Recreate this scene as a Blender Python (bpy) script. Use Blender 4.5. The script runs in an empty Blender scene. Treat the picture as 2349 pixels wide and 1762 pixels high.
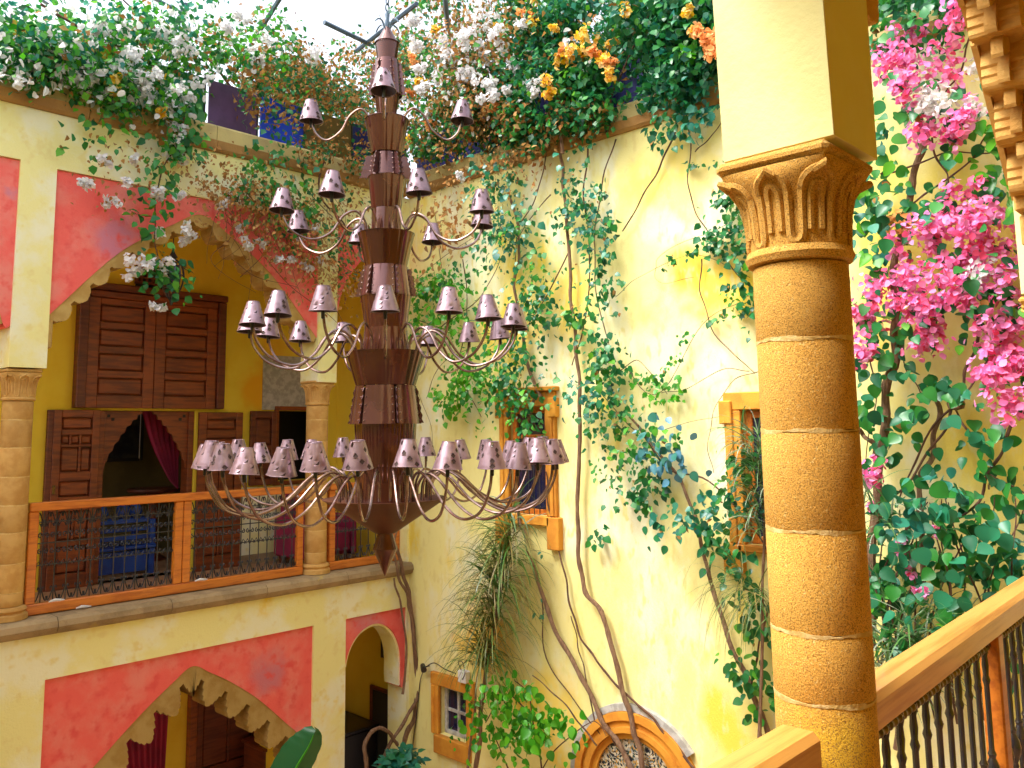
import bpy, math, random
import numpy as np
from mathutils import Vector, Matrix

random.seed(7)
rng = np.random.default_rng(11)
SC = bpy.context.scene
COL = SC.collection
PI = math.pi

# ------------------------------------------------------------------ camera, world, sun, exposure
ROT = np.array([[0.70037, -0.07998, -0.70928], [-0.71366, -0.09435, -0.69406], [-0.01142, 0.99232, -0.12317]])
_u, _, _v = np.linalg.svd(ROT)
ROT = _u @ _v
CAM = np.array([-6.999, -8.350, 0.0])
FPX, PX, PY, DS = 845.357, 492.106, 325.069, 2.1602
cd = bpy.data.cameras.new("camera")
cam = bpy.data.objects.new("camera", cd)
COL.objects.link(cam)
m4 = Matrix.Identity(4)
for i in range(3):
    for j in range(3):
        m4[i][j] = float(ROT[i, j])
    m4[i][3] = float(CAM[i])
cam.matrix_world = m4
cd.sensor_width = 36
cd.lens = FPX / 1024 * 36
cd.shift_x = (512 - PX) / 1024
cd.shift_y = (PY - 384) / 1024
cd.clip_start = 0.05
cd.clip_end = 800
SC.camera = cam

SUN_DIR = Vector((-0.48, 0.24, 0.83)).normalized()      # towards the sun
w = bpy.data.worlds.new("World")
SC.world = w
w.use_nodes = True
nt = w.node_tree
bg = nt.nodes["Background"]
sky = nt.nodes.new("ShaderNodeTexSky")
sky.sky_type = 'NISHITA'
sky.sun_disc = False
sky.sun_elevation = math.asin(SUN_DIR.z)
sky.sun_rotation = math.atan2(SUN_DIR.x, SUN_DIR.y)
sky.air_density = 1.0
sky.dust_density = 6.0
sky.ozone_density = 1.0
hsv = nt.nodes.new("ShaderNodeHueSaturation")
hsv.inputs['Saturation'].default_value = 0.4
nt.links.new(sky.outputs[0], hsv.inputs['Color'])
nt.links.new(hsv.outputs[0], bg.inputs[0])
bg.inputs[1].default_value = 0.15
sd = bpy.data.lights.new("sun", 'SUN')
sd.energy = 0.6
sd.angle = math.radians(14)
sd.color = (1.0, 0.95, 0.86)
sun = bpy.data.objects.new("sun", sd)
COL.objects.link(sun)
sun.rotation_euler = SUN_DIR.to_track_quat('Z', 'Y').to_euler()
SC.view_settings.view_transform = 'Standard'
SC.view_settings.look = 'None'
SC.view_settings.exposure = 1.86
SC.view_settings.gamma = 1
SC.render.engine = 'CYCLES'
SC.cycles.max_bounces = 9
SC.cycles.diffuse_bounces = 6
SC.cycles.glossy_bounces = 3
SC.cycles.transmission_bounces = 4
SC.cycles.sample_clamp_indirect = 6
SC.cycles.use_denoising = True


# ------------------------------------------------------------------ helpers
def ray(dx, dy):
    return ROT @ np.array([dx / DS - PX, PY - dy / DS, -FPX])


def onL(dx, dy, y=0.0):            # point of the plane parallel to the left facade
    q = ray(dx, dy)
    return Vector(CAM + (y - CAM[1]) / q[1] * q)


def onR(dx, dy, x=0.0):            # point of the plane parallel to the right facade
    q = ray(dx, dy)
    return Vector(CAM + (x - CAM[0]) / q[0] * q)


def onZ(dx, dy, z):
    q = ray(dx, dy)
    return Vector(CAM + (z - CAM[2]) / q[2] * q)


class MB:
    def __init__(s):
        s.v, s.f = [], []

    def add(s, vs, fs):
        o = len(s.v)
        s.v += [tuple(p) for p in vs]
        s.f += [tuple(i + o for i in f) for f in fs]
        return s

    def box(s, a, b, bev=0.0):
        x0, x1 = sorted((a[0], b[0])); y0, y1 = sorted((a[1], b[1])); z0, z1 = sorted((a[2], b[2]))
        if bev <= 0:
            return s.add([(x0, y0, z0), (x1, y0, z0), (x1, y1, z0), (x0, y1, z0), (x0, y0, z1), (x1, y0, z1), (x1, y1, z1), (x0, y1, z1)],
                         [(0, 3, 2, 1), (4, 5, 6, 7), (0, 1, 5, 4), (1, 2, 6, 5), (2, 3, 7, 6), (3, 0, 4, 7)])
        b_ = min(bev, (x1 - x0) / 2.2, (y1 - y0) / 2.2, (z1 - z0) / 2.2)
        vs = []
        idx = {}
        for ix in (0, 1):
            for iy in (0, 1):
                for iz in (0, 1):
                    X, Y, Z = (x0, x1)[ix], (y0, y1)[iy], (z0, z1)[iz]
                    sx, sy, sz = (b_, -b_)[ix], (b_, -b_)[iy], (b_, -b_)[iz]
                    for k, p in enumerate(((X, Y + sy, Z + sz), (X + sx, Y, Z + sz), (X + sx, Y + sy, Z))):
                        idx[ix, iy, iz, k] = len(vs)
                        vs.append(p)
        fs = []
        for i in (0, 1):
            fs.append([idx[i, 0, 0, 0], idx[i, 1, 0, 0], idx[i, 1, 1, 0], idx[i, 0, 1, 0]][::1 if i else -1])
            fs.append([idx[0, i, 0, 1], idx[1, i, 0, 1], idx[1, i, 1, 1], idx[0, i, 1, 1]][::-1 if i else 1])
            fs.append([idx[0, 0, i, 2], idx[1, 0, i, 2], idx[1, 1, i, 2], idx[0, 1, i, 2]][::1 if i else -1])
        for i in (0, 1):
            for j in (0, 1):
                fs.append([idx[0, i, j, 1], idx[1, i, j, 1], idx[1, i, j, 2], idx[0, i, j, 2]])
                fs.append([idx[i, 0, j, 0], idx[i, 1, j, 0], idx[i, 1, j, 2], idx[i, 0, j, 2]])
                fs.append([idx[i, j, 0, 0], idx[i, j, 1, 0], idx[i, j, 1, 1], idx[i, j, 0, 1]])
                for k in (0, 1):
                    fs.append([idx[i, j, k, 0], idx[i, j, k, 1], idx[i, j, k, 2]])
        # twelve bevel strips above, eight corner triangles
        return s.add(vs, fs)

    def tube(s, pts, r, n=6, cap=True):
        pts = [Vector(p) for p in pts]
        m = len(pts)
        rs = r if isinstance(r, (list, tuple)) else [r] * m
        t0 = (pts[1] - pts[0]).normalized()
        up = Vector((0, 0, 1)) if abs(t0.z) < .9 else Vector((1, 0, 0))
        a = t0.cross(up).normalized()
        o = len(s.v)
        for i, p in enumerate(pts):
            t = (pts[min(i + 1, m - 1)] - pts[max(i - 1, 0)])
            t = t.normalized() if t.length > 1e-9 else t0
            a = (a - t * a.dot(t))
            a = a.normalized() if a.length > 1e-6 else t.orthogonal().normalized()
            b = t.cross(a)
            for k in range(n):
                th = 2 * PI * k / n
                s.v.append(tuple(p + (a * math.cos(th) + b * math.sin(th)) * rs[i]))
        for i in range(m - 1):
            for k in range(n):
                k2 = (k + 1) % n
                s.f.append((o + i * n + k, o + i * n + k2, o + (i + 1) * n + k2, o + (i + 1) * n + k))
        if cap:
            s.f.append(tuple(o + k for k in range(n))[::-1])
            s.f.append(tuple(o + (m - 1) * n + k for k in range(n)))
        return s

    def lathe(s, prof, n=24, c=(0, 0, 0), cap=True):
        o = len(s.v)
        for r, z in prof:
            for k in range(n):
                th = 2 * PI * k / n
                s.v.append((c[0] + r * math.cos(th), c[1] + r * math.sin(th), c[2] + z))
        for i in range(len(prof) - 1):
            for k in range(n):
                k2 = (k + 1) % n
                s.f.append((o + i * n + k, o + i * n + k2, o + (i + 1) * n + k2, o + (i + 1) * n + k))
        if cap:
            s.f.append(tuple(o + k for k in range(n))[::-1])
            s.f.append(tuple(o + (len(prof) - 1) * n + k for k in range(n)))
        return s

    def prism(s, poly, y0, y1):       # poly in (x, z), extruded along y (polygon may be concave)
        n = len(poly)
        vs = [(x, y0, z) for x, z in poly] + [(x, y1, z) for x, z in poly]
        fs = [tuple(range(n)), tuple(range(n, 2 * n))[::-1]]
        fs += [(i, i + n, (i + 1) % n + n, (i + 1) % n) for i in range(n)]
        return s.add(vs, fs)

    def profile_wall(s, pts, z1, y0, y1):   # wall standing over the curve pts [(x, z)], x rising, up to the height z1
        n = len(pts)
        vs = []
        for x, z in pts:
            vs += [(x, y0, z), (x, y0, z1), (x, y1, z), (x, y1, z1)]
        fs = []
        for i in range(n - 1):
            a, b = 4 * i, 4 * i + 4
            if abs(pts[i + 1][0] - pts[i][0]) > 1e-6:
                fs += [(a, b, b + 1, a + 1), (a + 2, a + 3, b + 3, b + 2), (a + 1, b + 1, b + 3, a + 3)]
            fs.append((a, a + 2, b + 2, b))
        fs += [(0, 1, 3, 2), (4 * n - 4, 4 * n - 2, 4 * n - 1, 4 * n - 3)]
        return s.add(vs, fs)

    def build(s, name, mat, parent=None, smooth=False, kind=None):
        me = bpy.data.meshes.new(name)
        me.from_pydata(s.v, [], s.f)
        me.materials.append(mat)
        if smooth:
            me.polygons.foreach_set('use_smooth', [True] * len(me.polygons))
            try:
                me.set_sharp_from_angle(angle=math.radians(40))
            except Exception:
                pass
        me.update()
        import bmesh
        bm = bmesh.new()
        bm.from_mesh(me)
        bmesh.ops.recalc_face_normals(bm, faces=bm.faces)
        bm.to_mesh(me)
        bm.free()
        o = bpy.data.objects.new(name, me)
        COL.objects.link(o)
        o.parent = parent
        if kind:
            o['kind'] = kind
        return o


def tag(o, label, cat, group=None):
    o['label'] = label
    o['category'] = cat
    if group:
        o['group'] = group
    return o


def thing(name, label, cat, loc=(0, 0, 0), group=None, rz=0):
    o = bpy.data.objects.new(name, None)
    o.empty_display_size = .1
    COL.objects.link(o)
    o.location = loc
    o.rotation_euler = (0, 0, rz)
    return tag(o, label, cat, group)


def at_world(o, root):             # part meshes built in world coordinates under a root that is not at the origin
    o.parent = root
    o.matrix_parent_inverse = Matrix.Translation(-Vector(root.location))
    return o


def link_copy(o, parent=None, loc=None, rz=None):
    c = o.copy()
    COL.objects.link(c)
    c.parent = parent
    if loc is not None:
        c.location = loc
    if rz is not None:
        c.rotation_euler = (0, 0, rz)
    return c


def inst(name, me, parent, loc=(0, 0, 0), rz=0):
    o = bpy.data.objects.new(name, me)
    COL.objects.link(o)
    o.parent = parent
    o.location = loc
    o.rotation_euler = (0, 0, rz)
    return o


def struct(o):
    o['kind'] = 'structure'
    return o


def crom(pts, k=6):
    P = [Vector(p) for p in pts]
    if len(P) < 3:
        return P
    P = [P[0] * 2 - P[1]] + P + [P[-1] * 2 - P[-2]]
    out = []
    for i in range(1, len(P) - 2):
        for j in range(k):
            t = j / k
            a, b, c, d = P[i - 1:i + 3]
            out.append(.5 * ((2 * b) + (c - a) * t + (2 * a - 5 * b + 4 * c - d) * t * t + (3 * b - a - 3 * c + d) * t ** 3))
    out.append(P[-2])
    return out


# ------------------------------------------------------------------ materials
def mat(name, base, alt=None, scale=3.0, detail=5, rough=.7, ramp=(.4, .6), alt2=None, scale2=1.0, ramp2=(.55, .7), bump=0, bscale=40, metal=0,
        stretch=(1, 1, 1), speck=None, spscale=200, spramp=(.5, .6), spots=(), coat=0, spec=.5, bdist=.01, objvar=0):
    m = bpy.data.materials.new(name)
    m.use_nodes = True
    t = m.node_tree
    N, Lk = t.nodes, t.links
    p = N["Principled BSDF"]
    p.inputs['Roughness'].default_value = rough
    p.inputs['Metallic'].default_value = metal
    p.inputs['Specular IOR Level'].default_value = spec
    p.inputs['Coat Weight'].default_value = coat
    tc = N.new("ShaderNodeTexCoord")
    mp = N.new("ShaderNodeMapping")
    mp.inputs['Scale'].default_value = stretch
    Lk.new(tc.outputs['Object'], mp.inputs['Vector'])
    vec = mp.outputs[0]
    cur = None

    def noise(sc, dt, off=0.0):
        n = N.new("ShaderNodeTexNoise")
        n.inputs['Scale'].default_value = sc
        n.inputs['Detail'].default_value = dt
        n.inputs['Roughness'].default_value = .6
        if off:
            a = N.new("ShaderNodeVectorMath")
            a.inputs[1].default_value = (off, off * .7, off * 1.3)
            Lk.new(vec, a.inputs[0])
            Lk.new(a.outputs[0], n.inputs['Vector'])
        else:
            Lk.new(vec, n.inputs['Vector'])
        return n.outputs['Fac']

    def rampf(fac, lo, hi):
        r = N.new("ShaderNodeMapRange")
        r.interpolation_type = 'SMOOTHSTEP'
        r.inputs['From Min'].default_value = lo
        r.inputs['From Max'].default_value = hi
        Lk.new(fac, r.inputs['Value'])
        return r.outputs[0]

    def mix(fac, a, b):
        x = N.new("ShaderNodeMix")
        x.data_type = 'RGBA'
        Lk.new(fac, x.inputs['Factor'])
        if isinstance(a, tuple):
            x.inputs['A'].default_value = (*a, 1)
        else:
            Lk.new(a, x.inputs['A'])
        x.inputs['B'].default_value = (*b, 1)
        return x.outputs['Result']
    cur = base
    if alt:
        cur = mix(rampf(noise(scale, detail), *ramp), cur, alt)
    if alt2:
        cur = mix(rampf(noise(scale2, detail, 7.3), *ramp2), cur, alt2)
    for (c, r, colr, amt) in spots:      # patches with an irregular edge: weather stains, pale areas, painted foliage shade
        d = N.new("ShaderNodeVectorMath"); d.operation = 'DISTANCE'
        nz = N.new("ShaderNodeTexNoise"); nz.inputs['Scale'].default_value = 2.5; nz.inputs['Detail'].default_value = 5
        Lk.new(tc.outputs['Object'], nz.inputs['Vector'])
        sc_ = N.new("ShaderNodeVectorMath"); sc_.operation = 'SCALE'; sc_.inputs['Scale'].default_value = r * 1.6
        sb = N.new("ShaderNodeVectorMath"); sb.operation = 'SUBTRACT'; sb.inputs[1].default_value = (.5, .5, .5)
        Lk.new(nz.outputs['Color'], sb.inputs[0]); Lk.new(sb.outputs[0], sc_.inputs[0])
        ad = N.new("ShaderNodeVectorMath"); Lk.new(tc.outputs['Object'], ad.inputs[0]); Lk.new(sc_.outputs[0], ad.inputs[1])
        Lk.new(ad.outputs[0], d.inputs[0]); d.inputs[1].default_value = c
        g = N.new("ShaderNodeMapRange"); g.interpolation_type = 'SMOOTHSTEP'
        g.inputs['From Min'].default_value = r; g.inputs['From Max'].default_value = r * .35
        g.inputs['To Max'].default_value = amt
        Lk.new(d.outputs['Value'], g.inputs['Value'])
        cur = mix(g.outputs[0], cur, colr)
    if speck:
        cur = mix(rampf(noise(spscale, 2, 3.1), *spramp), cur, speck)
    if objvar:
        oi = N.new("ShaderNodeObjectInfo")
        mr = N.new("ShaderNodeMapRange")
        mr.inputs['To Min'].default_value = 1 - objvar; mr.inputs['To Max'].default_value = 1 + objvar * .6
        Lk.new(oi.outputs['Random'], mr.inputs['Value'])
        hv = N.new("ShaderNodeHueSaturation")
        Lk.new(mr.outputs[0], hv.inputs['Value'])
        if isinstance(cur, tuple):
            hv.inputs['Color'].default_value = (*cur, 1)
        else:
            Lk.new(cur, hv.inputs['Color'])
        cur = hv.outputs[0]
    if isinstance(cur, tuple):
        p.inputs['Base Color'].default_value = (*cur, 1)
    else:
        Lk.new(cur, p.inputs['Base Color'])
    if bump:
        b = N.new("ShaderNodeBump")
        b.inputs['Strength'].default_value = bump
        b.inputs['Distance'].default_value = bdist
        Lk.new(noise(bscale, 4, 1.7), b.inputs['Height'])
        Lk.new(b.outputs[0], p.inputs['Normal'])
    return m


def leafmat(name, cols, rough=.4, trans=.35, spec=.5):
    m = bpy.data.materials.new(name)
    m.use_nodes = True
    t = m.node_tree
    N, Lk = t.nodes, t.links
    p = N["Principled BSDF"]
    out = N["Material Output"]
    p.inputs['Roughness'].default_value = rough
    p.inputs['Specular IOR Level'].default_value = spec
    g = N.new("ShaderNodeNewGeometry")
    r = N.new("ShaderNodeValToRGB")
    r.color_ramp.interpolation = 'LINEAR'
    els = r.color_ramp.elements
    while len(els) < len(cols):
        els.new(.5)
    for i, c in enumerate(cols):
        els[i].position = i / max(1, len(cols) - 1)
        els[i].color = (*c, 1)
    Lk.new(g.outputs['Random Per Island'], r.inputs[0])
    Lk.new(r.outputs[0], p.inputs['Base Color'])
    tr = N.new("ShaderNodeBsdfTranslucent")
    Lk.new(r.outputs[0], tr.inputs['Color'])
    mx = N.new("ShaderNodeMixShader")
    mx.inputs[0].default_value = trans
    Lk.new(p.outputs[0], mx.inputs[1])
    Lk.new(tr.outputs[0], mx.inputs[2])
    Lk.new(mx.outputs[0], out.inputs[0])
    return m


YEL = (.80, .50, .02)
M = {}
M['cream'] = mat('cream_plaster', (.82, .76, .33), (.84, .82, .58), 1.8, 9, .85, (.44, .60), (.80, .60, .08), 1.3, (.59, .72), .35, 60, speck=(.78, .68, .28), spscale=8, spramp=(.54, .74))
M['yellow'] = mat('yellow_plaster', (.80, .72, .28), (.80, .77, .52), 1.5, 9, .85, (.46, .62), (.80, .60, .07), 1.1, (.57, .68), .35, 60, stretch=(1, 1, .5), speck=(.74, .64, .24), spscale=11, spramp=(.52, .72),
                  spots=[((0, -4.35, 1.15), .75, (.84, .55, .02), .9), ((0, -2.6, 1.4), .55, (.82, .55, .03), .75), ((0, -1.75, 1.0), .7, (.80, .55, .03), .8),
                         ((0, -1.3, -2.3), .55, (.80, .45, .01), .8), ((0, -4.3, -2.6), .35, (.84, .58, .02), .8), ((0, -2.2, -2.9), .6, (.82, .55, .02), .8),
                         ((0, -4.0, 2.4), .7, (.82, .62, .05), .6), ((0, -3.9, 1.9), .35, (.85, .83, .7), .35), ((0, -4.1, .6), .8, (.87, .82, .5), .7), ((0, -6.6, -.2), .9, (.78, .58, .04), .75), ((0, -6.3, 1.5), 1.1, (.76, .60, .06), .8), ((0, -6.7, -1.6), 1.0, (.76, .60, .08), .7)])  # deeper yellow spots right of the near column paint foliage shade into the plaster
M['impost'] = mat('pale_lime_plaster', (.82, .76, .34), (.84, .79, .42), 3, 5, .9, bump=.18, bscale=45)
M['ochre'] = mat('ochre_plaster', (.82, .63, .05), (.78, .56, .03), 1.2, 5, .85, (.45, .65), bump=.2, bscale=50,
                 spots=[((-1.0, 2, .62), .38, (.80, .40, .005), .95), ((-.75, 2, 1.15), .3, (.78, .36, .01), .5)])
M['red'] = mat('coral_red_plaster', (.83, .125, .105), (.80, .22, .18), 2.6, 9, .8, (.42, .66), (.60, .20, .26), 1.9, (.60, .72), .4, 70, speck=(.76, .085, .075), spscale=9, spramp=(.48, .78), spots=[((-3.75, 0, 1.95), .30, (.52, .19, .28), .8), ((-1.9, 0, -2.55), .3, (.5, .17, .24), .7), ((-.6, 0, -2.25), .3, (.55, .2, .26), .6)])
M['band'] = mat('tan_arch_stone', (.48, .32, .10), (.40, .24, .06), 5, 5, .85, bump=.3, bscale=60, objvar=.15)
M['cornice'] = mat('brown_cornice_stone', (.42, .23, .07), (.33, .17, .05), 3, 6, .85, bump=.5, bscale=40, objvar=.15)
M['parapet'] = mat('weathered_parapet', (.55, .45, .18), (.42, .33, .15), 3, 6, .9, (.4, .7), bump=.4, bscale=40, objvar=.15)
M['sill'] = mat('worn_sill_stone', (.38, .27, .14), (.26, .18, .09), 5, 7, .85, (.4, .65), (.5, .35, .08), 3, (.62, .72), .6, 50, objvar=.15)
M['stone'] = mat('orange_sandstone', (.80, .45, .085), (.70, .34, .045), 4, 5, .85, (.35, .7), speck=(.40, .19, .03), spscale=330, spramp=(.50, .62), bump=.9, bscale=260, bdist=.004, alt2=(.84, .58, .20), scale2=120, ramp2=(.58, .68), spots=[((-5.19, -7.57, -.69), .16, (.84, .52, .03), .9)], objvar=.14)
M['stone2'] = mat('honey_sandstone_yellow_washed', (.66, .34, .05), (.74, .42, .03), 7, 5, .85, (.4, .6), speck=(.32, .14, .02), spscale=190, spramp=(.56, .68), bump=.5, bscale=170, bdist=.003)
M['mortar'] = mat('pale_mortar', (.72, .52, .22), (.62, .4, .12), 30, 4, .9, bump=.5, bscale=90)
M['farstone'] = mat('far_column_stone', (.58, .34, .10), (.48, .25, .06), 8, 5, .85, (.4, .65), bump=.4, bscale=80, objvar=.15)
M['frame'] = mat('orange_window_stone', (.66, .29, .025), (.56, .21, .015), 5, 5, .8, bump=.3, bscale=60, objvar=.15)
M['wood'] = mat('dark_red_wood', (.16, .035, .012), (.09, .018, .008), 3, 6, .45, (.4, .65), stretch=(1, 1, 9), bump=.2, bscale=30)
M['woodh'] = mat('brown_wood_panels', (.26, .06, .012), (.14, .03, .01), 3, 6, .42, (.4, .65), stretch=(9, 1, 1) if False else (1, 1, 8), bump=.2, bscale=30, objvar=.15)
M['rail'] = mat('orange_varnished_wood', (.60, .18, .02), (.40, .095, .012), 3, 8, .38, (.42, .68), stretch=(1.2, 10, 10), bump=.12, bscale=30, coat=.2)
M['nearrail'] = mat('honey_handrail_wood', (.74, .37, .085), (.56, .22, .035), 3, 8, .35, (.42, .68), stretch=(.8, 16, 16), bump=.1, bscale=30, coat=.25)
M['iron'] = mat('black_wrought_iron', (.018, .018, .022), rough=.45, spec=.6)
M['bronze'] = mat('black_glossy_iron', (.014, .013, .022), (.03, .022, .02), 30, 3, .14, metal=.2, spec=1.0, coat=.5)
M['brass'] = mat('olive_brass_rod', (.20, .13, .02), (.10, .07, .02), 40, 3, .3, metal=.5)
M['body'] = mat('brown_lacquered_sheet_metal', (.075, .02, .012), (.10, .028, .016), 2, 3, .10, (.4, .65), metal=.5, spec=.7, coat=.2, bump=.08, bscale=8)
M['dull'] = mat('dull_brown_sheet_metal', (.085, .03, .018), (.11, .04, .02), 3, 4, .5, metal=0, spec=.25)
M['liner'] = mat('added_dark_shade_liner', (.045, .022, .02), rough=.8)  # added dark inner shell; its colour gives the darkness seen through the holes
M['fin'] = mat('brown_riveted_sheet_metal', (.13, .05, .045), (.10, .035, .028), 3, 3, .16, metal=.6, spec=.8, coat=.2, bump=.1, bscale=12)
M['shade'] = mat('mauve_pierced_metal', (.31, .21, .25), (.22, .135, .16), 14, 6, .30, (.42, .62), metal=.45, objvar=.22, spec=.7)
M['arm'] = mat('brown_steel_tube', (.30, .21, .19), (.20, .12, .10), 12, 2, .2, metal=.9, spec=.8)
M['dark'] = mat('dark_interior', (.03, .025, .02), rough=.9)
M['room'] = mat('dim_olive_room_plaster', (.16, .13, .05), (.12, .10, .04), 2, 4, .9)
M['grey'] = mat('grey_cement_render', (.48, .47, .45), (.34, .33, .31), 14, 7, .95, (.4, .6), bump=.6, bscale=60)
M['tile'] = mat('terracotta_floor', (.42, .24, .13), (.34, .18, .09), 5, 4, .5)
M['curtain'] = mat('magenta_curtain_cloth', (.30, .012, .06), (.22, .01, .05), 4, 3, .8)
M['bluepaint'] = mat('cobalt_painted_wood', (.012, .06, .30), (.01, .04, .22), 6, 3, .45)
M['white'] = mat('white_plastic', (.75, .76, .8), rough=.4)
M['black'] = mat('black_plastic', (.012, .012, .012), rough=.4)
M['leather'] = mat('black_leather', (.015, .012, .012), rough=.35)
M['glass'] = mat('dark_window_pane', (.012, .014, .05), rough=.08, spec=.8)
M['paint'] = mat('dark_canvas', (.012, .014, .03), (.04, .045, .05), 6, 5, .35)
M['bark'] = mat('grey_brown_bark', (.26, .15, .085), (.17, .09, .05), 9, 5, .9, stretch=(5, 5, 1), bump=1.0, bscale=24, bdist=.02)
M['twig'] = mat('thin_brown_twig', (.11, .05, .025), (.07, .03, .02), 9, 3, .85)
M['steel'] = mat('blue_grey_steel', (.07, .12, .18), (.05, .08, .12), 5, 3, .5)
for k, c in dict(green=(.01, .20, .05), purple=(.11, .05, .16), blue=(.005, .06, .75), yellow=(.55, .36, .01), navy=(.01, .015, .16), dkgreen=(.006, .10, .05), brownp=(.16, .10, .01)).items():
    M['pan_' + k] = mat(k + '_painted_sheet', c, tuple(x * .75 for x in c), 4, 4, .55)

LF = {}
LF['green'] = leafmat('garden_green_leaves', [(.010, .10, .03), (.02, .17, .03), (.04, .26, .03), (.015, .14, .07), (.12, .40, .02), (.02, .20, .05)])
LF['dark'] = leafmat('dark_green_leaves', [(.006, .06, .03), (.012, .13, .04), (.015, .15, .06), (.03, .22, .03), (.015, .18, .06), (.05, .28, .05)], rough=.33)
LF['teal'] = leafmat('bluish_green_leaves', [(.010, .12, .08), (.02, .18, .14), (.03, .24, .14), (.02, .18, .05), (.06, .30, .22)], rough=.35)
LF['blue'] = leafmat('blue_green_leaves', [(.06, .20, .30), (.08, .24, .34), (.04, .20, .18), (.03, .18, .12)], rough=.4, trans=.2)
LF['bright'] = leafmat('fresh_green_leaves', [(.03, .22, .01), (.06, .34, .012), (.12, .42, .015), (.02, .18, .02)], trans=.45)
LF['dry'] = leafmat('dry_brown_leaves', [(.24, .11, .03), (.42, .22, .06), (.34, .13, .03), (.50, .32, .12), (.20, .10, .04)], rough=.8, spec=.2)
LF['white'] = leafmat('white_bracts', [(.80, .80, .82), (.86, .86, .86), (.78, .74, .76)], rough=.7, trans=.4, spec=.2)
LF['gold'] = leafmat('golden_bracts', [(.90, .62, .02), (.90, .54, .03), (.90, .72, .14), (.88, .62, .30), (.86, .45, .03)], rough=.7, trans=.4, spec=.2)
LF['peach'] = leafmat('peach_bracts', [(.88, .42, .16), (.85, .36, .10), (.88, .55, .25)], rough=.7, trans=.4, spec=.2)
LF['pink'] = leafmat('pink_bracts', [(.82, .10, .32), (.87, .22, .50), (.84, .34, .70), (.86, .07, .18), (.86, .45, .75), (.85, .28, .60)], rough=.65, trans=.4, spec=.2)
LF['blade'] = leafmat('grassy_blades', [(.05, .16, .03), (.10, .22, .04), (.20, .22, .05), (.03, .10, .02), (.34, .26, .09), (.14, .26, .05)], rough=.4)
LF['bladeg'] = leafmat('silver_grassy_blades', [(.05, .18, .05), (.10, .24, .06), (.30, .36, .26), (.08, .16, .06), (.03, .10, .02)], rough=.35)


# ------------------------------------------------------------------ foliage
LEAF_V = np.array([(0, 0, 0), (.26, .40, .07), (.26, -.40, .07), (.62, .31, .05), (.62, -.31, .05), (1, 0, -.10), (.32, 0, 0), (.68, 0, -.02)])
LEAF_F = [(0, 2, 6), (0, 6, 1), (6, 2, 4, 7), (1, 6, 7, 3), (7, 4, 5), (3, 7, 5)]
SMALL_V = np.array([(0, 0, 0), (.42, .40, .09), (.42, -.40, .09), (1, 0, -.05), (.45, 0, 0)])
SMALL_F = [(0, 2, 4), (0, 4, 1), (4, 2, 3), (1, 4, 3)]
def _leaf_template(ts, width, cup, tipdrop):
    V, F = [], []
    for t in ts:
        hw = 0 if t in (0, 1) else width * math.sin(PI * t ** .68) ** .8
        V += [(t, 0, -tipdrop * t * t), (t, hw, cup * hw - tipdrop * t * t + .02), (t, -hw, cup * hw - tipdrop * t * t + .02)]
    for i in range(len(ts) - 1):
        a, b = 3 * i, 3 * i + 3
        F += [(a, b, b + 1, a + 1), (a, a + 2, b + 2, b)]
    return np.array(V), F


BIG_V, BIG_F = _leaf_template((0, .06, .2, .38, .58, .78, .92, 1), .43, .22, .14)
PETAL_V, PETAL_F = _leaf_template((0, .12, .4, .7, .9, 1), .46, .45, -.10)
BRACT_V = np.array([(0, 0, 0), (.45, .50, .16), (.45, -.50, .16), (1, 0, .05), (.5, 0, -.02)])


def unit(a):
    return a / np.maximum(np.linalg.norm(a, axis=-1, keepdims=True), 1e-9)


def leaf_mesh(name, P, N, T, S, material, parent=None, shape='leaf', aspect=1.0, kind='stuff'):
    V, F = dict(big=(BIG_V, BIG_F), petal=(PETAL_V, PETAL_F), leaf=(LEAF_V, LEAF_F), small=(SMALL_V, SMALL_F), bract=(BRACT_V, SMALL_F))[shape]
    P = np.asarray(P, float); n = len(P)
    N = unit(np.asarray(N, float)); T = np.asarray(T, float)
    T = unit(T - N * (T * N).sum(1, keepdims=True)); B = np.cross(N, T)
    S = np.asarray(S, float)[:, None, None]
    asp = aspect * rng.uniform(.8, 1.15, (n, 1, 1))
    curl = rng.uniform(.4, 1.8, (n, 1, 1))
    vs = P[:, None] + S * (V[None, :, 0:1] * T[:, None] + asp * V[None, :, 1:2] * B[:, None] + curl * V[None, :, 2:3] * N[:, None])
    m = len(V)
    loops = np.concatenate([np.array(f) for f in F]); lens = np.array([len(f) for f in F])
    li = (loops[None] + (np.arange(n) * m)[:, None]).ravel()
    lt = np.tile(lens, n); ls = np.concatenate([[0], np.cumsum(lt)[:-1]])
    me = bpy.data.meshes.new(name)
    me.vertices.add(n * m); me.vertices.foreach_set('co', vs.ravel())
    me.loops.add(len(li)); me.loops.foreach_set('vertex_index', li)
    me.polygons.add(len(lt)); me.polygons.foreach_set('loop_start', ls); me.polygons.foreach_set('loop_total', lt)
    me.update(calc_edges=True)
    me.polygons.foreach_set('use_smooth', [True] * len(lt))
    me.materials.append(material)
    o = bpy.data.objects.new(name, me)
    COL.objects.link(o)
    if parent is not None:
        at_world(o, parent)
    if kind:
        o['kind'] = kind
    return o


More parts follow.
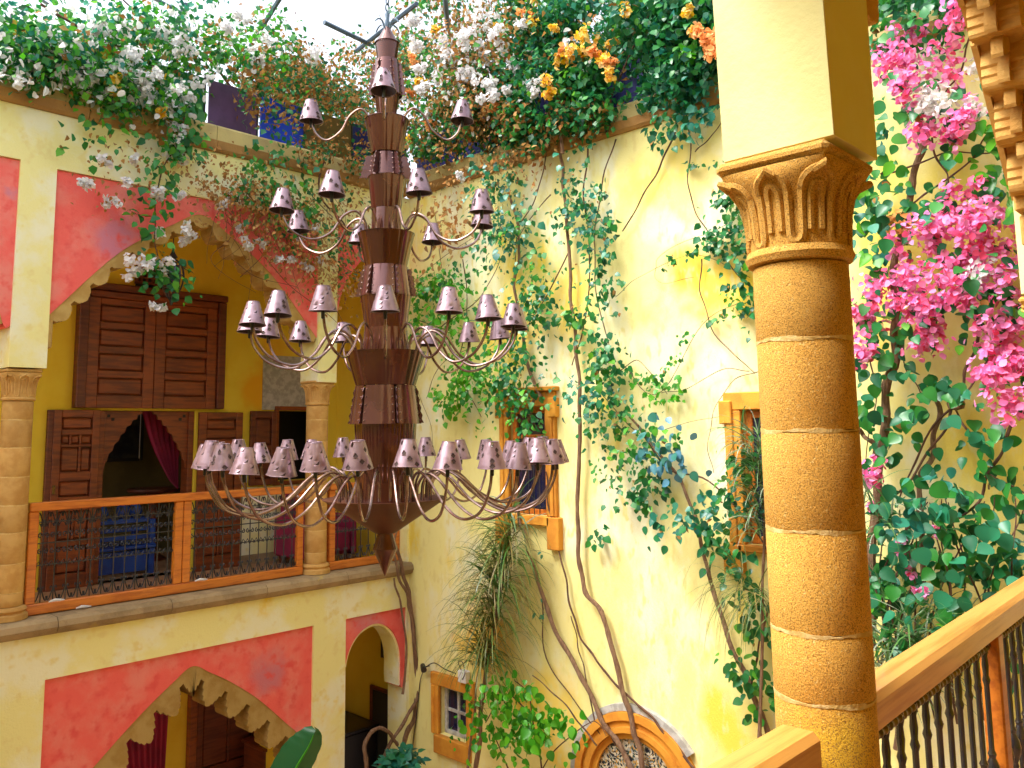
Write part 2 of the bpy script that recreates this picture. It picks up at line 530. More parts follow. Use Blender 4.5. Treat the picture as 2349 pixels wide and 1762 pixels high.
class Bush:                        # gathers leaves by material and builds them as parts of one plant
    def __init__(s, root):
        s.root = root; s.d = {}; s.dens = 1.0; s.fine = True

    def leaves(s, key, P, N, T, S):
        s.d.setdefault(key, []).append((P, N, T, S))

    def strand(s, pts, width, n, key, out, size=(.06, .10), depth=.12, droop=.9):
        """leaves along a polyline of world points; out = wall normal"""
        n = max(4, int(n * s.dens))
        P = np.array([tuple(p) for p in crom(pts, 8)])
        seg = np.linalg.norm(np.diff(P, axis=0), axis=1); cum = np.concatenate([[0], np.cumsum(seg)])
        clump = np.sort(rng.uniform(0, cum[-1], max(3, int(n / 7))))
        u = np.clip(rng.choice(clump, n) + rng.normal(0, .05, n), 0, cum[-1])
        Q = np.stack([np.interp(u, cum, P[:, k]) for k in range(3)], 1)
        out = np.array(out, float)
        side = np.cross(out, (0, 0, 1.))
        off = rng.normal(0, .5, n) * width
        Q = Q + side * off[:, None] + np.array((0, 0, 1.)) * rng.normal(0, .35, n)[:, None] * width + out * np.abs(rng.normal(.3, .5, n))[:, None] * depth
        Nn = out + rng.normal(0, .55, (n, 3)) + np.array((0, 0, .35))
        T = np.array((0, 0, -droop)) + side * np.sign(off)[:, None] * rng.uniform(0, .9, n)[:, None] + rng.normal(0, .35, (n, 3))
        sz = rng.uniform(size[0] * .6, size[1] * 1.1, n)
        s.leaves(key, Q, Nn, T, sz)
        if key in ('green', 'dark', 'teal') and n > 40:      # a few withered leaves
            q = rng.integers(0, n, max(2, n // 18))
            s.leaves('dry', Q[q] + rng.normal(0, .02, (len(q), 3)), Nn[q] + rng.normal(0, .5, (len(q), 3)), T[q], sz[q] * .7)

    def blob(s, c, r, n, key, size=(.06, .10), flat=(1, 1, 1), up=.3):
        c = np.array(tuple(c))
        d = unit(rng.normal(0, 1, (n, 3))) * (rng.uniform(0, 1, (n, 1)) ** .5) * r * np.array(flat)
        s.leaves(key, c + d, unit(d + 1e-6) * .6 + rng.normal(0, .7, (n, 3)) + np.array((0, 0, up)), rng.normal(0, .7, (n, 3)) + np.array((0, 0, -.5)), rng.uniform(*size, n))

    def stem(s, pts, r, key='bark', wob=.007, n=6):
        P = crom(pts, 7)
        m = len(P)
        ph = rng.uniform(0, 6, 3)
        P = [p + Vector((math.sin(i * .9 + ph[0]), math.sin(i * .7 + ph[1]), math.sin(i * .5 + ph[2]))) * wob for i, p in enumerate(P)]
        r0, r1 = r if isinstance(r, tuple) else (r, r)
        mb = MB().tube(P, [(r0 + (r1 - r0) * i / (m - 1)) * (1 + .14 * math.sin(i * 1.7 + ph[0] * 3) * math.sin(i * .6 + ph[1]) + random.uniform(-.05, .05)) for i in range(m)], n)
        o = mb.build('stem', M[key], None, True)
        at_world(o, s.root)
        return o

    def finish(s, names=None, shape=None):
        for key, lst in s.d.items():
            P, N, T, S = (np.concatenate([np.asarray(a[k]) for a in lst]) for k in range(4))
            bl = key in ('white', 'gold', 'peach', 'pink')
            leaf_mesh('blossoms' if bl else ('dry_foliage' if key == 'dry' else 'foliage'), P, N, T, S, LF[key], s.root,
                      ('petal' if s.fine else 'bract') if bl else (shape or 'leaf'), .8 if key == 'dry' else 1.0)


def blades(bush_root, c, n, length, dirs, key, name='blades', droop=1.0, wid=.006, spread=.05, seg=7):
    vs, fs = [], []
    for i in range(n):
        d = Vector(dirs()).normalized()
        L = length * random.uniform(.55, 1.1)
        p = Vector(c()) + Vector((random.gauss(0, spread), random.gauss(0, spread), random.gauss(0, spread)))
        sd_ = d.cross(Vector((random.gauss(0, .3), random.gauss(0, .3), 1))).normalized()
        dd = droop * random.uniform(.6, 1.3)
        o = len(vs)
        for k in range(seg + 1):
            t = k / seg
            wv = wid * (1 - t) ** .6 * (0.5 + min(1, t * 4) * .5)
            vs += [tuple(p - sd_ * wv), tuple(p + sd_ * wv)]
            d = (d + Vector((0, 0, -dd * .35 * (t + .25)))).normalized()
            p = p + d * L / seg
        for k in range(seg):
            a = o + 2 * k
            fs.append((a, a + 1, a + 3, a + 2))
    me = bpy.data.meshes.new(name); me.from_pydata(vs, [], fs); me.update(); me.materials.append(LF[key])
    o = bpy.data.objects.new(name, me); COL.objects.link(o); at_world(o, bush_root); o['kind'] = 'stuff'
    return o


# ------------------------------------------------------------------ setting: floors, ceilings, slabs
G = -5.9                            # courtyard floor (the eye level is z = 0)
FL = -1.72                          # gallery floor
struct(MB().box((-60, -60, G - .3), (60, 60, G)).build('ground', M['tile']))
struct(MB().box((-9.4, .36, FL - .25), (.4, 2.0, FL)).build('gallery_floor', M['tile']))
struct(MB().box((-9.4, 2.0, FL - .25), (.4, 5.2, FL)).build('room_floor', M['tile']))
struct(MB().box((-9.4, .36, 2.80), (.4, 5.2, 3.02)).build('gallery_ceiling', M['cream']))
struct(MB().box((-9.4, .36, FL - .34), (.4, 5.2, FL - .26)).build('passage_ceiling', M['ochre']))
struct(MB().box((-11, -10.2, FL - .25), (0, -7.62, FL)).build('gallery_floor', M['tile']))
struct(MB().box((-11, -10.2, 2.70), (.2, -7.66, 3.02)).build('gallery_ceiling', M['ochre']))
ng = thing('gallery_wall', 'ochre back wall of the near gallery behind the camera', 'wall', (-5, -9.9, FL))
at_world(MB().box((-11, -10.1, FL), (.2, -9.9, 2.69)).build('wall', M['ochre']), ng)
at_world(MB().box((-11.2, -10.1, FL), (-11.0, -7.64, 2.69)).build('end_wall', M['ochre']), ng)


def hole_wall(us, vs_, holes, axis, pos, depth, outward):
    """single-skin wall in the (u, z) plane with rectangular holes and reveals; axis 'x': wall at x = pos, u = y"""
    U = sorted(set(us + [a for h in holes for a in h[:2]])); V = sorted(set(vs_ + [a for h in holes for a in h[2:]]))
    mb = MB()

    def pt(u, v, d=0.0):
        return (pos + d * outward, u, v) if axis == 'x' else (u, pos + d * outward, v)
    for i in range(len(U) - 1):
        for j in range(len(V) - 1):
            cu, cv = (U[i] + U[i + 1]) / 2, (V[j] + V[j + 1]) / 2
            if any(h[0] < cu < h[1] and h[2] < cv < h[3] for h in holes):
                continue
            mb.add([pt(U[i], V[j]), pt(U[i + 1], V[j]), pt(U[i + 1], V[j + 1]), pt(U[i], V[j + 1])], [(0, 1, 2, 3)])
    for a, b, c, d in holes:
        q = [(a, c), (b, c), (b, d), (a, d)]
        for k in range(4):
            p, r = q[k], q[(k + 1) % 4]
            mb.add([pt(*p), pt(*r), pt(*r, depth), pt(*p, depth)], [(0, 1, 2, 3)])
    a, b, c, d = U[0], U[-1], V[0], V[-1]
    mb.add([pt(a, d), pt(b, d), pt(b, d, depth), pt(a, d, depth)], [(0, 1, 2, 3)])
    return mb


# ------------------------------------------------------------------ left arcade wall
UP_C = [(-4.325, 1.10), (-4.15, 1.30), (-3.95, 1.53), (-3.74, 1.75), (-3.52, 1.93), (-3.2, 2.14), (-2.855, 2.32)]
UP_C = UP_C + [(-5.71 - x, z) for x, z in UP_C[-2::-1]]
LO_C = [(-4.20, -3.46), (-3.95, -3.22), (-3.70, -3.00), (-3.46, -2.79), (-3.25, -2.62), (-3.0, -2.44), (-2.80, -2.325),
        (-2.6, -2.43), (-2.37, -2.57), (-2.05, -2.81), (-1.70, -3.14), (-1.39, -3.43)]
SM_C = [(-.95, -2.78), (-.90, -2.58), (-.82, -2.44), (-.70, -2.34), (-.52, -2.29), (-.34, -2.34), (-.20, -2.47), (-.11, -2.70), (-.10, -3.08), (-.04, -3.10)]


def densify(c, step=.05):
    P = crom([(x, 0, z) for x, z in c], 8)
    return [(p.x, p.z) for p in P]


def lambrequin(s, per, base, drop):
    f = (s / per) % 1.0
    d = abs(f - .5) * 2             # 1 at the notch, 0 at the pendant's tip
    if d > .80: return base * .75
    if d > .62: return base + drop * .20
    if d > .42: return base + drop * .52
    if d > .20: return base + drop * .78
    return base + drop * (1.0 - d * .4)


def arch_band(curve, y0, y1, per, base, drop, n=260, x_clip=None):
    P = densify(curve)
    L = [0]
    for a, b in zip(P, P[1:]):
        L.append(L[-1] + math.hypot(b[0] - a[0], b[1] - a[1]))
    k = max(1, round(L[-1] / per)); per = L[-1] / k
    mb = MB(); vs = []
    for i in range(n + 1):
        s = L[-1] * i / n
        j = max(0, min(len(L) - 2, int(np.searchsorted(L, s) - 1)))
        t = (s - L[j]) / max(1e-9, L[j + 1] - L[j])
        x, z = P[j][0] + (P[j + 1][0] - P[j][0]) * t, P[j][1] + (P[j + 1][1] - P[j][1]) * t
        j2 = min(len(P) - 1, j + 7); j1 = max(0, j - 7)
        tx, tz = P[j2][0] - P[j1][0], P[j2][1] - P[j1][1]
        l = math.hypot(tx, tz); nx, nz = tz / l, -tx / l
        nx, nz = nx * .75, nz * .75 - .25; l = math.hypot(nx, nz); nx /= l; nz /= l
        w_ = lambrequin(s, per, base, drop)
        for (X, Z) in ((x, z), (x + nx * w_, z + nz * w_)):
            if x_clip: X = max(x_clip[0], min(x_clip[1], X))
            vs += [(X, y0, Z), (X, y1, Z)]
    fs = []
    for i in range(n):
        a, b = 4 * i, 4 * i + 4
        fs += [(a, b, b + 2, a + 2), (a + 2, b + 2, b + 3, a + 3), (a + 1, a + 3, b + 3, b + 1)]
    return mb.add(vs, fs)


aw = thing('arcade_wall', 'pale lemon plaster arcade wall with coral red arches facing the chandelier', 'wall', (-4.5, .1, G))
at_world(MB().profile_wall([(-9.4, -1.62), (-7.9, -1.62), (-7.9, 2.52), (-4.64, 2.52), (-4.64, .61), (-4.325, .61), (-4.325, 2.50), (-1.385, 2.50),
                            (-1.385, .58), (-1.12, .58), (-1.12, 2.5), (-.03, 2.5), (-.03, -1.62), (0, -1.62)], 3.03, 0, .36).build('upper_wall', M['cream']), aw)
at_world(MB().profile_wall([(-9.4, G), (-4.20, G), (-4.20, -2.16), (-1.39, -2.16), (-1.39, G), (-.95, G), (-.95, -2.16), (-.04, -2.16), (-.04, G), (0, G)],
                           -1.76, 0, .36).build('lower_wall', M['cream']), aw)
LB_C = [(-7.9, .95), (-7.75, 1.45), (-7.3, 1.95), (-6.8, 2.25), (-6.27, 2.36), (-5.74, 2.25), (-5.24, 1.95), (-4.86, 1.5), (-4.70, 1.0), (-4.64, .98)]
RB_C = [(-1.12, .95), (-1.1, 1.4), (-.95, 1.85), (-.575, 2.2), (-.2, 1.85), (-.05, 1.4), (-.03, .95)]
for c, z1 in ((UP_C, 2.50), (LO_C, -2.16), (SM_C, -2.16), (LB_C, 2.52), (RB_C, 2.5)):
    cc = densify(c)
    cc = [p for i, p in enumerate(cc) if i == 0 or p[0] > cc[i - 1][0] - 1e-4]
    at_world(MB().profile_wall(cc, z1 - .004, .028, .33).build('spandrel_panel', M['red']), aw)
at_world(arch_band(UP_C, .036, .31, .25, .085, .06).build('arch_band', M['band']), aw)
at_world(arch_band(LO_C, .036, .31, .335, .13, .17).build('arch_band', M['band']), aw)
at_world(arch_band(LB_C[1:-1], .036, .31, .2, .05, .05).build('arch_band', M['band']), aw)
at_world(arch_band(SM_C[:-1], .05, .33, .9, .03, .0).build('arch_band', M['cream']), aw)
# scroll drop at the springing of the upper arch
sc_pts = [(-4.30 + .045 * math.cos(a) * (1 - a / 14), .17, .86 + .07 * math.sin(a) * (1 - a / 14)) for a in np.linspace(0, 8, 26)]
at_world(MB().tube(sc_pts, .02, 6).box((-4.325, .04, .80), (-4.275, .30, 1.12), .01).build('arch_scroll', M['band'], None, True), aw)
for i in range(9):
    x0 = -9.4 + 1.052 * i
    x1 = min(x0 + 1.046, .065)
    prof = [(.36, -1.77), (-.02, -1.77), (-.07, -1.745), (-.095, -1.70), (-.085, -1.65), (-.05, -1.62), (.36, -1.615)]
    mb = MB(); n = len(prof)
    mb.add([(x0, y, z) for y, z in prof] + [(x1, y, z) for y, z in prof], [tuple(range(n)), tuple(range(n, 2 * n))[::-1]] + [(k, (k + 1) % n, (k + 1) % n + n, k + n) for k in range(n)])
    at_world(mb.build('sill_stone', M['sill']), aw)


def cornice_pieces(root, axis, a, b, sgn):
    L = b - a; k = max(1, round(abs(L) / 1.3)); st = L / k
    for i in range(k):
        u0, u1 = a + st * i, a + st * (i + 1) - .006 * (1 if st > 0 else -1)
        for nm, prof, mt in (('cornice_stone', [(.3, 3.032), (-.03, 3.032), (-.055, 3.06), (-.075, 3.145), (.3, 3.150)], 'cornice'),
                             ('parapet_stone', [(.3, 3.152), (-.045, 3.152), (-.05, 3.30), (-.03, 3.325), (.3, 3.33)], 'parapet')):
            n = len(prof)
            P = lambda u, d, z: (u, d * sgn, z) if axis == 'y' else (d * sgn, u, z)
            mb = MB().add([P(u0, d, z) for d, z in prof] + [P(u1, d, z) for d, z in prof], [tuple(range(n)), tuple(range(n, 2 * n))[::-1]] + [(q, (q + 1) % n, (q + 1) % n + n, q + n) for q in range(n)])
            at_world(mb.build(nm, M[mt]), root)


cornice_pieces(aw, 'y', -9.4, -.08, 1)

# ------------------------------------------------------------------ right wall with windows
vw = thing('courtyard_wall', 'tall sunlit yellow plaster wall covered with climbing vines', 'wall', (.1, -5, G))
WIN = [(-2.32, -1.77, -.92, .25), (-1.05, -.58, -3.53, -2.98), (-5.25, -4.62, -1.02, .15)]
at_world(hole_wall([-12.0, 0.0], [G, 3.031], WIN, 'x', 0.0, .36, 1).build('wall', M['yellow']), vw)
cornice_pieces(vw, 'x', -12.0, 0, 1)
bw = thing('courtyard_wall', 'plain pale wall closing the courtyard opposite the vine wall', 'wall', (-9.5, -4, G))
at_world(MB().box((-9.6, -12, G), (-9.4, 0, 3.3)).build('wall', M['cream']), bw)


def frame_window(name, label, Y0, Y1, z0, z1, fw, top, bot, lug, cap):
    """stone surround round a hole Y0..Y1 (Y0 is the far side), z0..z1, with a wooden sash"""
    r = thing(name, label, 'window', (0, (Y0 + Y1) / 2, z0 - bot))
    p = -.045
    def part(nm, a, b, mt='frame', bev=.008):
        return at_world(MB().box(a, b, bev).build(nm, M[mt]), r)
    for s, Y in ((1, Y0), (-1, Y1)):
        part('jamb', (p, Y, z0), (.02, Y + s * fw, z1))
        part('jamb_bead', (p - .018, Y + s * fw * .45, z0 + .005), (p, Y + s * fw * .80, z1 - .01), 'frame', .006)
        if lug:
            part('lug', (p - .03, Y + s * fw * .15, z0 - bot - lug), (.02, Y + s * (fw + .05), z0 - .004))
            part('lug', (p - .03, Y + s * fw * .45, z1 - .12), (.02, Y + s * (fw + .035), z1 + top * .55))
    part('lintel', (p - .006, Y1 - fw, z1 + .002), (.02, Y0 + fw, z1 + top))
    if cap:
        part('cap', (p - .055, Y1 - fw - .04, z1 + top + .002), (.02, Y0 + fw + .04, z1 + top + .05))
    part('sill', (p - .03, Y1 - fw * .4, z0 - bot), (.02, Y0 + fw * .4, z0 - .002))
    return r


wn = frame_window('stone_window', 'orange stone window behind the lamp shades with vine trunk across it', -1.77, -2.32, -.92, .25, .14, .16, .10, .24, True)
for a, b in (((.03, -2.318, -.918), (.08, -2.25, .248)), ((.03, -1.84, -.918), (.08, -1.772, .248)), ((.03, -2.248, .18), (.08, -1.842, .248)), ((.03, -2.248, -.918), (.08, -1.842, -.86))):
    at_world(MB().box(a, b, .006).build('sash_rail', M['rail']), wn)
at_world(MB().box((.035, -2.248, -.10), (.075, -1.842, -.055), .005).build('glazing_bar', M['rail']), wn)
at_world(MB().box((.05, -2.24, -.855), (.058, -1.85, .175)).build('pane', M['glass']), wn)
for k in range(5):
    y = -2.2 + k * .078
    at_world(MB().tube([(-.01, y, -.915), (-.01, y, -.32)], .006, 5).build('guard_bar', M['iron']), wn)
wl = frame_window('stone_window', 'small four-pane window in a tan stone frame low on the wall', -.58, -1.05, -3.53, -2.98, .13, .14, .20, .0, False)
for a, b in (((.06, -1.048, -3.528), (.10, -1.00, -2.982)), ((.06, -.63, -3.528), (.10, -.582, -2.982)), ((.06, -1.0, -3.03), (.10, -.63, -2.982)), ((.06, -1.0, -3.528), (.10, -.63, -3.48)),
             ((.062, -.832, -3.48), (.098, -.798, -3.03)), ((.065, -1.0, -3.275), (.095, -.63, -3.24))):
    at_world(MB().box(a, b, .005).build('glazing_bar', M['grey']), wl)
for ya, yb in ((-1.0, -.832), (-.798, -.63)):
    for za, zb in ((-3.48, -3.275), (-3.24, -3.03)):
        at_world(MB().box((.085, ya, za), (.092, yb, zb)).build('pane', M['glass']), wl)
wr = frame_window('stone_window', 'orange moulded stone window half hidden by the near column', -4.62, -5.25, -1.02, .15, .16, .16, .06, .2, False)
for a, b in (((.04, -5.248, -1.018), (.09, -5.18, .148)), ((.04, -4.69, -1.018), (.09, -4.622, .148)), ((.04, -5.18, .08), (.09, -4.69, .148)), ((.04, -5.18, -1.018), (.09, -4.69, -.95))):
    at_world(MB().box(a, b, .006).build('sash_rail', M['rail']), wr)
at_world(MB().box((.06, -5.18, -.95), (.068, -4.69, .08)).build('pane', M['glass']), wr)
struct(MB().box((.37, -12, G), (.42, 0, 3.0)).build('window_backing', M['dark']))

# arched doorway with tiled lunette at the foot of the vine wall
dr = thing('arched_doorway', 'arched orange stone doorway with tiled lunette at foot of wall', 'doorway', (0, -3.38, G))
CY, CZ = -3.38, -3.42


def arc_ring(r0, r1, x0, x1, a0=0, a1=PI, n=28):
    mb = MB(); vs = []; fs = []
    for i in range(n + 1):
        a = a0 + (a1 - a0) * i / n
        for r in (r0, r1):
            for x in (x0, x1):
                vs.append((x, CY + r * math.cos(a), CZ + r * math.sin(a)))
    for i in range(n):
        a, b = 4 * i, 4 * i + 4
        fs += [(a, b, b + 2, a + 2), (a + 2, b + 2, b + 3, a + 3), (a, a + 1, b + 1, b), (a + 1, a + 3, b + 3, b + 1)]
    return mb.add(vs, fs)


at_world(arc_ring(.735, .80, -.05, .01, -.0, PI * .78).build('cement_ring', M['grey'], None, True), dr)
for r0, r1, x in ((.655, .73, -.075), (.60, .652, -.05), (.545, .597, -.085), (.485, .542, -.045)):
    at_world(arc_ring(r0, r1, x, .01).build('archivolt', M['frame'], None, True), dr)
for s in (1, -1):
    at_world(MB().box((-.08, CY + s * .49, G), (.01, CY + s * .74, CZ), .01).build('jamb', M['frame']), dr)
tm = bpy.data.materials.new('mosaic_tiles'); tm.use_nodes = True
_n, _l = tm.node_tree.nodes, tm.node_tree.links
_tc = _n.new("ShaderNodeTexCoord"); _v = _n.new("ShaderNodeTexVoronoi"); _v.inputs['Scale'].default_value = 42; _v.distance = 'MANHATTAN'
_w = _n.new("ShaderNodeTexVoronoi"); _w.inputs['Scale'].default_value = 5.5
_r = _n.new("ShaderNodeValToRGB"); _r.color_ramp.interpolation = 'CONSTANT'
for pos, c in ((0, (.55, .48, .36)), (.3, (.02, .02, .03)), (.55, (.30, .30, .27)), (.72, (.45, .25, .06)), (.85, (.04, .07, .06))):
    e = _r.color_ramp.elements[0] if pos == 0 else _r.color_ramp.elements.new(pos)
    e.position = pos; e.color = (*c, 1)
_e = _n.new("ShaderNodeMath"); _e.operation = 'FRACT'
_m = _n.new("ShaderNodeMath"); _m.operation = 'MULTIPLY_ADD'; _m.inputs[1].default_value = 2.2
_l.new(_tc.outputs['Object'], _v.inputs['Vector']); _l.new(_tc.outputs['Object'], _w.inputs['Vector'])
_l.new(_w.outputs['Distance'], _m.inputs[0]); _l.new(_v.outputs['Color'], _m.inputs[2]); _l.new(_m.outputs[0], _e.inputs[0])
_l.new(_e.outputs[0], _r.inputs[0]); _l.new(_r.outputs[0], _n["Principled BSDF"].inputs['Base Color']); _n["Principled BSDF"].inputs['Roughness'].default_value = .25
mb = MB(); q = [(-.02, CY + .484 * math.cos(PI * i / 24), CZ + .484 * math.sin(PI * i / 24)) for i in range(25)]
mb.add(q + [(.0 - .002, y, z) for _, y, z in q], [tuple(range(25)), tuple(range(25, 50))[::-1]])
at_world(mb.build('lunette', tm), dr)
at_world(MB().box((-.03, CY - .484, G), (-.002, CY + .484, CZ - .003)).build('door_leaf', M['wood']), dr)

# ------------------------------------------------------------------ gallery behind the left arcade
gw = thing('gallery_wall', 'ochre yellow back wall of the upper gallery with an orange stain', 'wall', (-4, 2.0, FL))
at_world(hole_wall([-9.4, .4], [FL, 2.805], [(-3.07, -1.89, FL, .285), (-.70, -.0, -.66, .30)], 'y', 2.0, .2, 1).build('wall', M['ochre']), gw)
at_world(MB().box((-1.245, 1.985, FL + .12), (.30, 1.998, -.72)).build('pale_dado', M['cream']), gw)
at_world(MB().box((-1.245, 1.975, FL), (.30, 1.998, FL + .118)).build('skirting', M['sill']), gw)
at_world(MB().box((-.93, 1.985, .312), (-.02, 1.998, 1.06)).build('cement_patch', M['grey']), gw)
at_world(MB().box((-5.6, 1.985, .33), (-5.05, 1.998, 1.10)).build('cement_patch', M['grey']), gw)
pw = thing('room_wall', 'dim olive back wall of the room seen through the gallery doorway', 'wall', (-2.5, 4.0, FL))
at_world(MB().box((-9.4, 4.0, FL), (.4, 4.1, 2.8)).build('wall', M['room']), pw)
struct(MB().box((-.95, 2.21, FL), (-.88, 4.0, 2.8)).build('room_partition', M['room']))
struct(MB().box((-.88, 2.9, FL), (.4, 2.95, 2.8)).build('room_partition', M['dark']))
struct(MB().box((.37, .0, FL), (.42, 4.1, 3.0)).build('gallery_end_wall', M['ochre']))
struct(MB().box((.30, .36, FL), (.36, 2.0, 2.80)).build('gallery_end_wall', M['ochre']))


def panelled(root, x0, x1, z0, z1, y, rows, mt='woodh', fm='woodh', stile=.10, th=.05, names=('stile', 'rail', 'panel')):
    """a joined door leaf facing -y: stiles and rails proud, bevelled panels set between; rows = [(z0, z1, [x fractions])]"""
    at_world(MB().box((x0, y, z0), (x0 + stile, y + th, z1), .006).build(names[0], M[fm]), root)
    at_world(MB().box((x1 - stile, y, z0), (x1, y + th, z1), .006).build(names[0], M[fm]), root)
    zs = [z0] + [q for r in rows for q in r[:2]] + [z1]
    for a, b in zip(zs[0::2], zs[1::2]):
        if b - a > .005:
            at_world(MB().box((x0 + stile + .001, y + .002, a), (x1 - stile - .001, y + th - .002, b), .006).build(names[1], M[fm]), root)
    for a, b, fr in rows:
        xs = [x0 + stile + (x1 - x0 - 2 * stile) * f for f in fr]
        for i in range(len(xs) - 1):
            at_world(MB().box((xs[i] + .012, y + .012, a + .012), (xs[i + 1] - .012, y + th - .004, b - .012), .025).build(names[2], M[mt]), root)
            at_world(MB().box((xs[i], y + th - .004, a), (xs[i + 1], y + th, b)).build('panel_back', M['wood']), root)
            if i:
                at_world(MB().box((xs[i] - .012, y + .006, a + .001), (xs[i] + .012, y + th - .005, b - .001), .004).build('muntin', M[fm]), root)


sh = thing('wooden_shutters', 'large brown panelled wooden shutters above the gallery doorway', 'shutters', (-2.48, 1.95, .31))
at_world(MB().box((-3.40, 1.86, .31), (-3.29, 1.995, 1.70), .01).build('frame_post', M['wood']), sh)
at_world(MB().box((-1.66, 1.86, .31), (-1.555, 1.995, 1.70), .01).build('frame_post', M['wood']), sh)
at_world(MB().box((-3.30, 1.83, 1.705), (-1.55, 1.995, 1.79), .015).build('frame_head', M['wood']), sh)
at_world(MB().box((-3.285, 1.88, 1.62), (-1.665, 1.99, 1.70), .01).build('frame_rail', M['woodh']), sh)
for x0, x1 in ((-3.285, -2.488), (-2.48, -1.665)):
    z = [.46 + .29 * i for i in range(5)]
    panelled(sh, x0, x1, .31, 1.615, 1.90, [(z[i] + .0, z[i] + .21, (0, 1)) for i in range(4)], stile=.13)
dl = thing('door_leaf', 'open dark carved door leaf left of the gallery doorway', 'door', (-3.37, 1.95, FL))
at_world(MB().box((-3.66, 1.93, FL), (-3.60, 1.99, .285), .006).build('hinge_post', M['wood']), dl)
panelled(dl, -3.60, -3.09, FL, .285, 1.92, [(-1.55, -1.25, (0, 1)), (-1.18, -.86, (0, .5, 1)), (-.70, -.52, (0, 1)), (-.42, -.14, (0, .62, 1)), (-.11, .0, (0, .3, .62, 1)), (.06, .20, (0, 1))], stile=.085)
at_world(MB().box((-3.585, 1.905, -.66), (-3.555, 1.92, -.56), .004).build('lock_plate', M['brass']), dl)
d2 = thing('door_leaf', 'open reddish panelled door leaf right of the gallery doorway', 'door', (-1.55, 1.95, FL))
panelled(d2, -1.86, -1.25, FL, .27, 1.92, [(-1.55, -1.20, (0, .5, 1)), (-1.12, -.86, (0, .5, 1)), (-.78, -.45, (0, .5, 1)), (-.36, -.06, (0, 1)), (.04, .18, (0, 1))], stile=.10)
dw = thing('wooden_doorway', 'dark wooden doorway with scalloped brackets below the shutters', 'doorway', (-2.48, 2.05, FL))
for xa, xb in ((-3.07, -3.0), (-1.96, -1.89)):
    at_world(MB().box((xa, 2.01, FL), (xb, 2.19, .28), .006).build('door_post', M['woodh']), dw)
for sgn, xe in ((1, -3.0), (-1, -1.96)):
    P = [(0, .278), (.46, .278), (.44, .24), (.40, .235), (.39, .18), (.34, .17), (.32, .11), (.27, .09), (.25, .02), (.20, -.01), (.18, -.08), (.13, -.12), (.115, -.19), (.07, -.23), (.055, -.31), (.03, -.34), (.02, -.42), (0, -.46)]
    at_world(MB().prism([(xe + sgn * a, z) for a, z in P], 2.05, 2.08).build('scalloped_bracket', M['woodh']), dw)
    for cx, cz in ((.05, .22), (.10, .18)):
        at_world(MB().box((xe + sgn * cx - .018, 2.044, cz - .018), (xe + sgn * cx + .018, 2.049, cz + .018)).build('carved_motif', M['dark']), dw)
pc = thing('framed_picture', 'dark framed painting on the wall inside the gallery room', 'picture', (-2.2, 3.98, -.3))
a, b = onL(205, 880, 3.95), onL(305, 990, 3.95)
at_world(MB().box((a.x - .15, 3.955, b.z), (b.x, 3.98, a.z + .1)).build('canvas', M['paint']), pc)
for q0, q1 in (((b.x - .03, 3.93, b.z - .03), (b.x + .015, 3.99, a.z + .12)), ((a.x - .17, 3.93, b.z - .035), (b.x - .032, 3.99, b.z + .01))):
    at_world(MB().box(q0, q1, .005).build('frame_bar', M['grey'] if q0[2] < b.z - .031 and False else M['iron']), pc)
at_world(MB().box((b.x - .045, 3.925, b.z), (b.x - .036, 3.929, a.z + .1)).build('gilt_slip', M['white']), pc)


def drape(root_name, label, pts_top, pts_bot, folds, amp, y, mt, n=60, rows=14, sag=.0):
    r = tag(bpy.data.objects.new(root_name, bpy.data.meshes.new(root_name)), label, 'curtain')
    vs, fs = [], []
    for j in range(rows + 1):
        t = j / rows
        for i in range(n + 1):
            u = i / n
            a = pts_top(u); b = pts_bot(u)
            x = a[0] + (b[0] - a[0]) * t + sag * math.sin(PI * t) * (1 - u)
            z = a[1] + (b[1] - a[1]) * t
            vs.append((x, y + amp * math.sin(u * folds * 2 * PI + t * 1.5) * (.4 + .6 * t), z))
    for j in range(rows):
        for i in range(n):
            q = j * (n + 1) + i
            fs.append((q, q + 1, q + n + 2, q + n + 1))
    me = r.data; me.from_pydata(vs, [], fs); me.materials.append(M[mt]); me.polygons.foreach_set('use_smooth', [True] * len(me.polygons)); me.update()
    COL.objects.link(r)
    return r


drape('door_curtain', 'magenta curtain tied back inside the upper gallery doorway', lambda u: (-2.42 + .55 * u, .40), lambda u: (-1.98 + .10 * u, -.62 - .1 * u), 6, .025, 2.42, 'curtain', sag=-.06)
